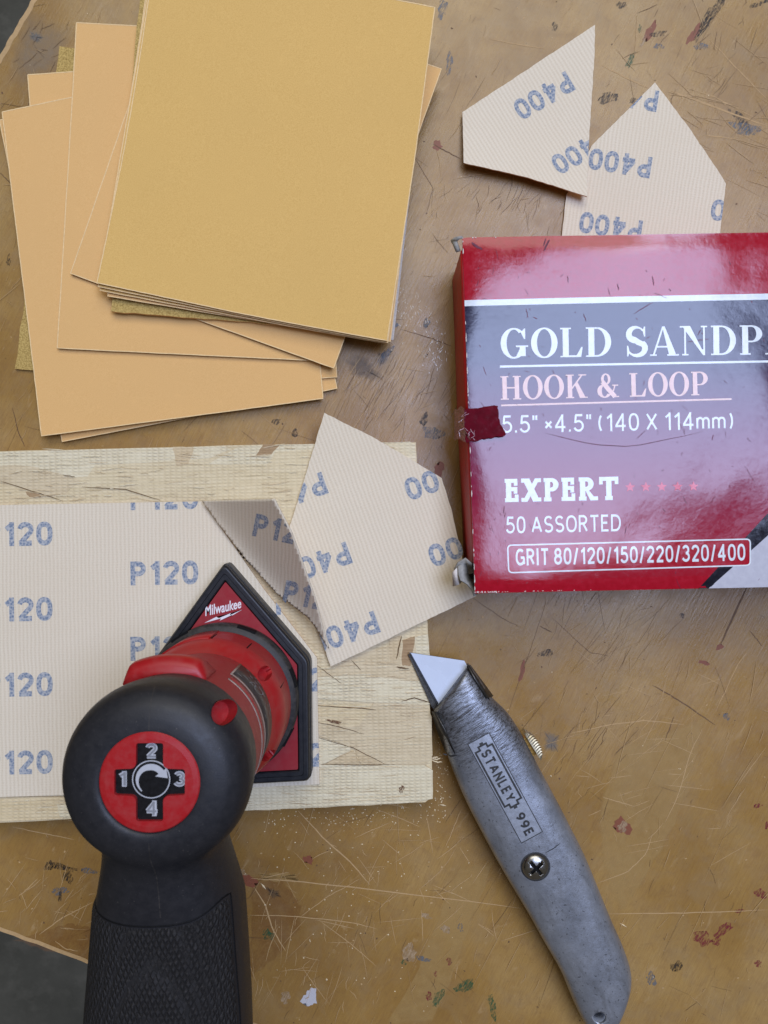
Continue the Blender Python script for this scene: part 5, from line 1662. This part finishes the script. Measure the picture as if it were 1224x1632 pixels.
bore((bx2, by2, 103.5), (0.80, -0.45, 0.40), 3.2, 5.0, 5.0)
for p in head.data.polygons: p.use_smooth = True
head.parent = sander
tree = BVHTree.FromPolygons([tuple(v.co) for v in head.data.vertices], [list(p.vertices) for p in head.data.polygons])
def htop(x, y):
    h = tree.ray_cast(Vector((x * S, y * S, 0.2)), Vector((0, 0, -1)))
    return h[0].z / S if h[0] else 100
for y0, y1 in ((AY + 25.0, AY + 14.6), (AY - 15.0, AY - 40.0)):         # parting line of the two shells
    V, FS = ribbon(wob([(AX + 0.3, y0), (AX + 0.3, y1)], 24, 0.03, 4), 0.28, 0, False)
    mk("mould_seam", [(x, y, htop(x, y) + 0.05) for x, y, _ in V], FS, M['collar'], sander, True)
# scaled grip panel laid over the handle
V = []; FS = []
gy = [-112.5 - i * 2.2 for i in range(30)]
kk = 32
hv = BVHTree.FromPolygons([tuple(v.co) for v in head.data.vertices], [list(p.vertices) for p in head.data.polygons])
for i, y in enumerate(gy):
    for k in range(kk + 1):
        t = k / kk
        a = math.radians(24 + 174 * t)
        seam = 2.4 * math.sin(t * math.pi * 1.0) - 2.6 * math.exp(-((t - 0.06) / 0.10) ** 2) - 1.2 * t
        yy = y + (seam * -1.0 if i < 6 else seam * -1.0 * max(0, 1 - (i - 6) / 12))
        o_ = Vector((hx(yy) * S, yy * S, 0.088)); dr = Vector((math.cos(a), 0, math.sin(a)))
        h = hv.ray_cast(o_, dr)
        p = h[0] if h[0] else o_ + dr * 0.022
        off = 0.0007 if (0 < i < len(gy) - 1 and 0 < k < kk) else -0.0004
        p = p + dr * off
        V.append((p.x / S, p.y / S, p.z / S))
for i in range(len(gy) - 1):
    for k in range(kk):
        q = i * (kk + 1) + k; FS.append([q, q + 1, q + kk + 2, q + kk + 1][::-1])
mk("grip_panel", V, FS, M['grip'], sander, True)
# dark parting line round the panel
edge_pts = [V[(kk + 1) * i] for i in range(len(gy) - 1, 0, -1)] + [V[k] for k in range(kk + 1)]
Vr = []; n = 6
rings = []
for i, p in enumerate(edge_pts):
    a = Vector(edge_pts[max(0, i - 1)]); b = Vector(edge_pts[min(len(edge_pts) - 1, i + 1)]); d = (b - a).normalized()
    q = d.to_track_quat('Z', 'Y'); up = (Vector(p) - Vector((hx(p[1]), p[1], 88))).normalized() * 0.35
    rings.append([tuple(Vector(p) + up + q @ Vector((0.30 * math.cos(2 * math.pi * k / n), 0.30 * math.sin(2 * math.pi * k / n), 0))) for k in range(n)])
loft("parting_line", rings, M['hole_black'], sander)
# battery at the end of the handle
loft("battery", [list(reversed(hsec(-176, 90, 25.4, 23, 4, hx(-170)))), list(reversed(hsec(-200, 90, 25.4, 23, 4, hx(-170)))), list(reversed(hsec(-204, 90, 23, 21, 4, hx(-170))))], M['battery'], sander)

# speed dial on top of the head
dial = lathe("speed_dial", [(13.2, ZD - 1.6), (13.2, ZD + 0.25), (12.9, ZD + 0.5), (11.5, ZD + 0.75), (6.0, ZD + 0.9), (0.4, ZD + 0.95)], M['red'], sander, 72, W(239, 1246, ZD)[0], W(239, 1246, ZD)[1], True, True, True)
dc = W(239, 1246, ZD + 0.5)
pxm = (D - ZD) / F
def dl(u, v): return (dc[0] + u * pxm, dc[1] + v * pxm)
def fillet_cross(Lx, Ly, w, r):
    pts = []
    def arc(cx, cy, a0, a1, rad, n=6):
        for k in range(n + 1):
            a = math.radians(a0 + (a1 - a0) * k / n); pts.append((cx + rad * math.cos(a), cy + rad * math.sin(a)))
    arc(Lx - 4, w - 4 - 1, 0, 90, 4); arc(w + r, w + r, 270, 180, r); arc(w - 4, Ly - 4, 0, 90, 4)
    arc(-w + 4, Ly - 4, 90, 180, 4); arc(-w - r, w + r, 0, -90, r); arc(-Lx + 4, w - 5, 90, 180, 4)
    arc(-Lx + 4, -w + 5, 180, 270, 4); arc(-w - r, -w - r, 90, 0, r); arc(-w + 4, -Ly + 4, 180, 270, 4)
    arc(w - 4, -Ly + 4, 270, 360, 4); arc(w + r, -w - r, 180, 90, r); arc(Lx - 4, -w + 5, 270, 360, 4)
    return pts
cr = fillet_cross(56, 62, 21.5, 9)
P = [dl(u, v) for u, v in cr]
boolean(dial, loft("c", [[(x, y, ZD - 1.3) for x, y in P], [(x, y, ZD + 4) for x, y in P]], M['hole_black'], None, True, False))
for p in dial.data.polygons: p.use_smooth = False
P2 = [dl(u * 1.04, v * 1.04) for u, v in cr]
slab("dial_cross", P2, ZD - 0.35, 1.2, [M['dial_black']], sander)
ringc = dl(2, 4)
lathe("dial_knob", [(5.05, ZD - 0.4), (5.05, ZD + 0.25), (4.8, ZD + 0.45), (0.2, ZD + 0.5)], M['dial_black'], sander, 48, ringc[0], ringc[1], False, True, True)
ringband("dial_ring", ringc, 4.70, 4.98, lambda x, y: ZD + 0.56, M['num_edge'], sander, 48)
# arrow
apts = []
V = []; FS = []
for k in range(25):
    t = k / 24; a = math.radians(232 - 196 * t); wr = 0.3 + 1.35 * min(1, t * 1.5); r0 = 4.05
    for r in (r0, r0 - wr):
        V.append((ringc[0] + r * math.cos(a), ringc[1] + r * math.sin(a), ZD + 0.57))
    if k: FS.append([2 * k - 2, 2 * k, 2 * k + 1, 2 * k - 1][::-1])
aa = math.radians(36); c_ = Vector(ringc) + Vector((math.cos(aa), math.sin(aa))) * 3.3; tn = Vector((math.sin(aa), -math.cos(aa))); rn = Vector((math.cos(aa), math.sin(aa)))
k = len(V)
for q in (c_ + rn * 1.55, c_ - rn * 2.0, c_ + tn * 2.3 + rn * 0.4): V.append((q.x, q.y, ZD + 0.58))
FS.append([k, k + 1, k + 2]); 
mk("dial_arrow", V, FS, M['num_edge'], sander)
for ch, u, v in (("1", -45, 3), ("2", 1, 48), ("3", 46, 3), ("4", 1, -44)):
    w_, h_ = (13, 25) if ch == "1" else (19, 25)
    tv, tf = mono(ch, .27)
    stacked("numeral", [dl(u + x * w_, v + y * h_) for x, y in tv], tf, lambda x, y: ZD - 0.30, 0, M['num_edge'], sander)
    tv, tf = mono(ch, .14)
    stacked("numeral_fill", [dl(u + x * w_ * .82, v + y * h_ * .86) for x, y in tv], tf, lambda x, y: ZD - 0.24, 0, M['num_grey'], sander)
# oval screw recesses sunk into the shoulder of the lower ring
for a in (37, -32, 150):
    zz = ZR + 20.5
    d = (math.cos(math.radians(a)) * 0.72, math.sin(math.radians(a)) * 0.72, 0.70)
    c = (AX + 25.4 * math.cos(math.radians(a)), AY + 25.4 * math.sin(math.radians(a)), zz)
    boolean(red_low, loft("c", orient_cyl(c, d, 2.4, -5.5, 8, 28, 4.2), M['red_dusty'], None, True, False))
for p in red_low.data.polygons: p.use_smooth = len(p.vertices) == 4 and p.area < 4e-6

# fine sanding dust round the board and on the bench
lst = []
rd = random.Random(21)
for i in range(420):
    k = rd.random()
    if k < 0.35: x, y = rd.uniform(420, 720), rd.gauss(1302, 9)
    elif k < 0.6: x, y = rd.gauss(700, 8), rd.uniform(1130, 1300)
    elif k < 0.8: x, y = rd.gauss(560, 110), rd.gauss(1400, 70)
    else: x, y = rd.uniform(20, 1210), rd.uniform(10, 1620)
    if y < 1285 - 0.02 * (x - 400) and x < 692 and y > 700: continue
    if not on_bench(x, y, 1.0): continue
    r = rd.uniform(0.4, 1.3)
    lst.append(([(a, b, 0.10) for a, b in WP(blob(x, y, r, r * rd.uniform(0.5, 1), rd.uniform(0, 180), 6, 0.3, i))], [list(range(6))[::-1]]))
V, FS = join(lst); tag(mk("sanding_dust", V, FS, M['crumb'], bench), kind="stuff")

# ------------------------------------------------------------------ loose crumbs on the bench
crumbs = []
rc = random.Random(77)
for (x, y, L, a) in ((415, 1408, 14, 50), (493, 1497, 6, 80), (511, 1487, 4, 60), (700, 1283, 12, 10), (715, 1270, 5, 30), (566, 1289, 9, 170), (640, 1284, 8, 60), (668, 1282, 6, 45), (664, 1331, 5, 20), (575, 1346, 4, 10), (988, 1472, 14, 30), (877, 1236, 4, 50), (560, 1352, 4, 0), (520, 1560, 5, 80), (452, 1368, 5, 80)):
    crumbs.append((x, y, L, a))
for i, (x, y, L, a) in enumerate(crumbs):
    a = math.radians(a); p0 = W(x, y, 0.6); p1 = W(x + L * math.cos(a), y + L * math.sin(a), 0.6)
    d = Vector((p1[0] - p0[0], p1[1] - p0[1])); nrm = Vector((-d.y, d.x)).normalized() * rc.uniform(0.2, 0.5)
    m_ = [(p0[0], p0[1], 0.1), (p0[0] + d.x * .5 + nrm.x, p0[1] + d.y * .5 + nrm.y, 0.1), (p1[0], p1[1], 0.1), (p0[0] + d.x * .5 - nrm.x, p0[1] + d.y * .5 - nrm.y, 0.1), (p0[0] + d.x * .5, p0[1] + d.y * .5, 0.7)]
    o = mk("chip", m_, [[0, 1, 4], [1, 2, 4], [2, 3, 4], [3, 0, 4]], M['crumb'])
    o.parent = bench
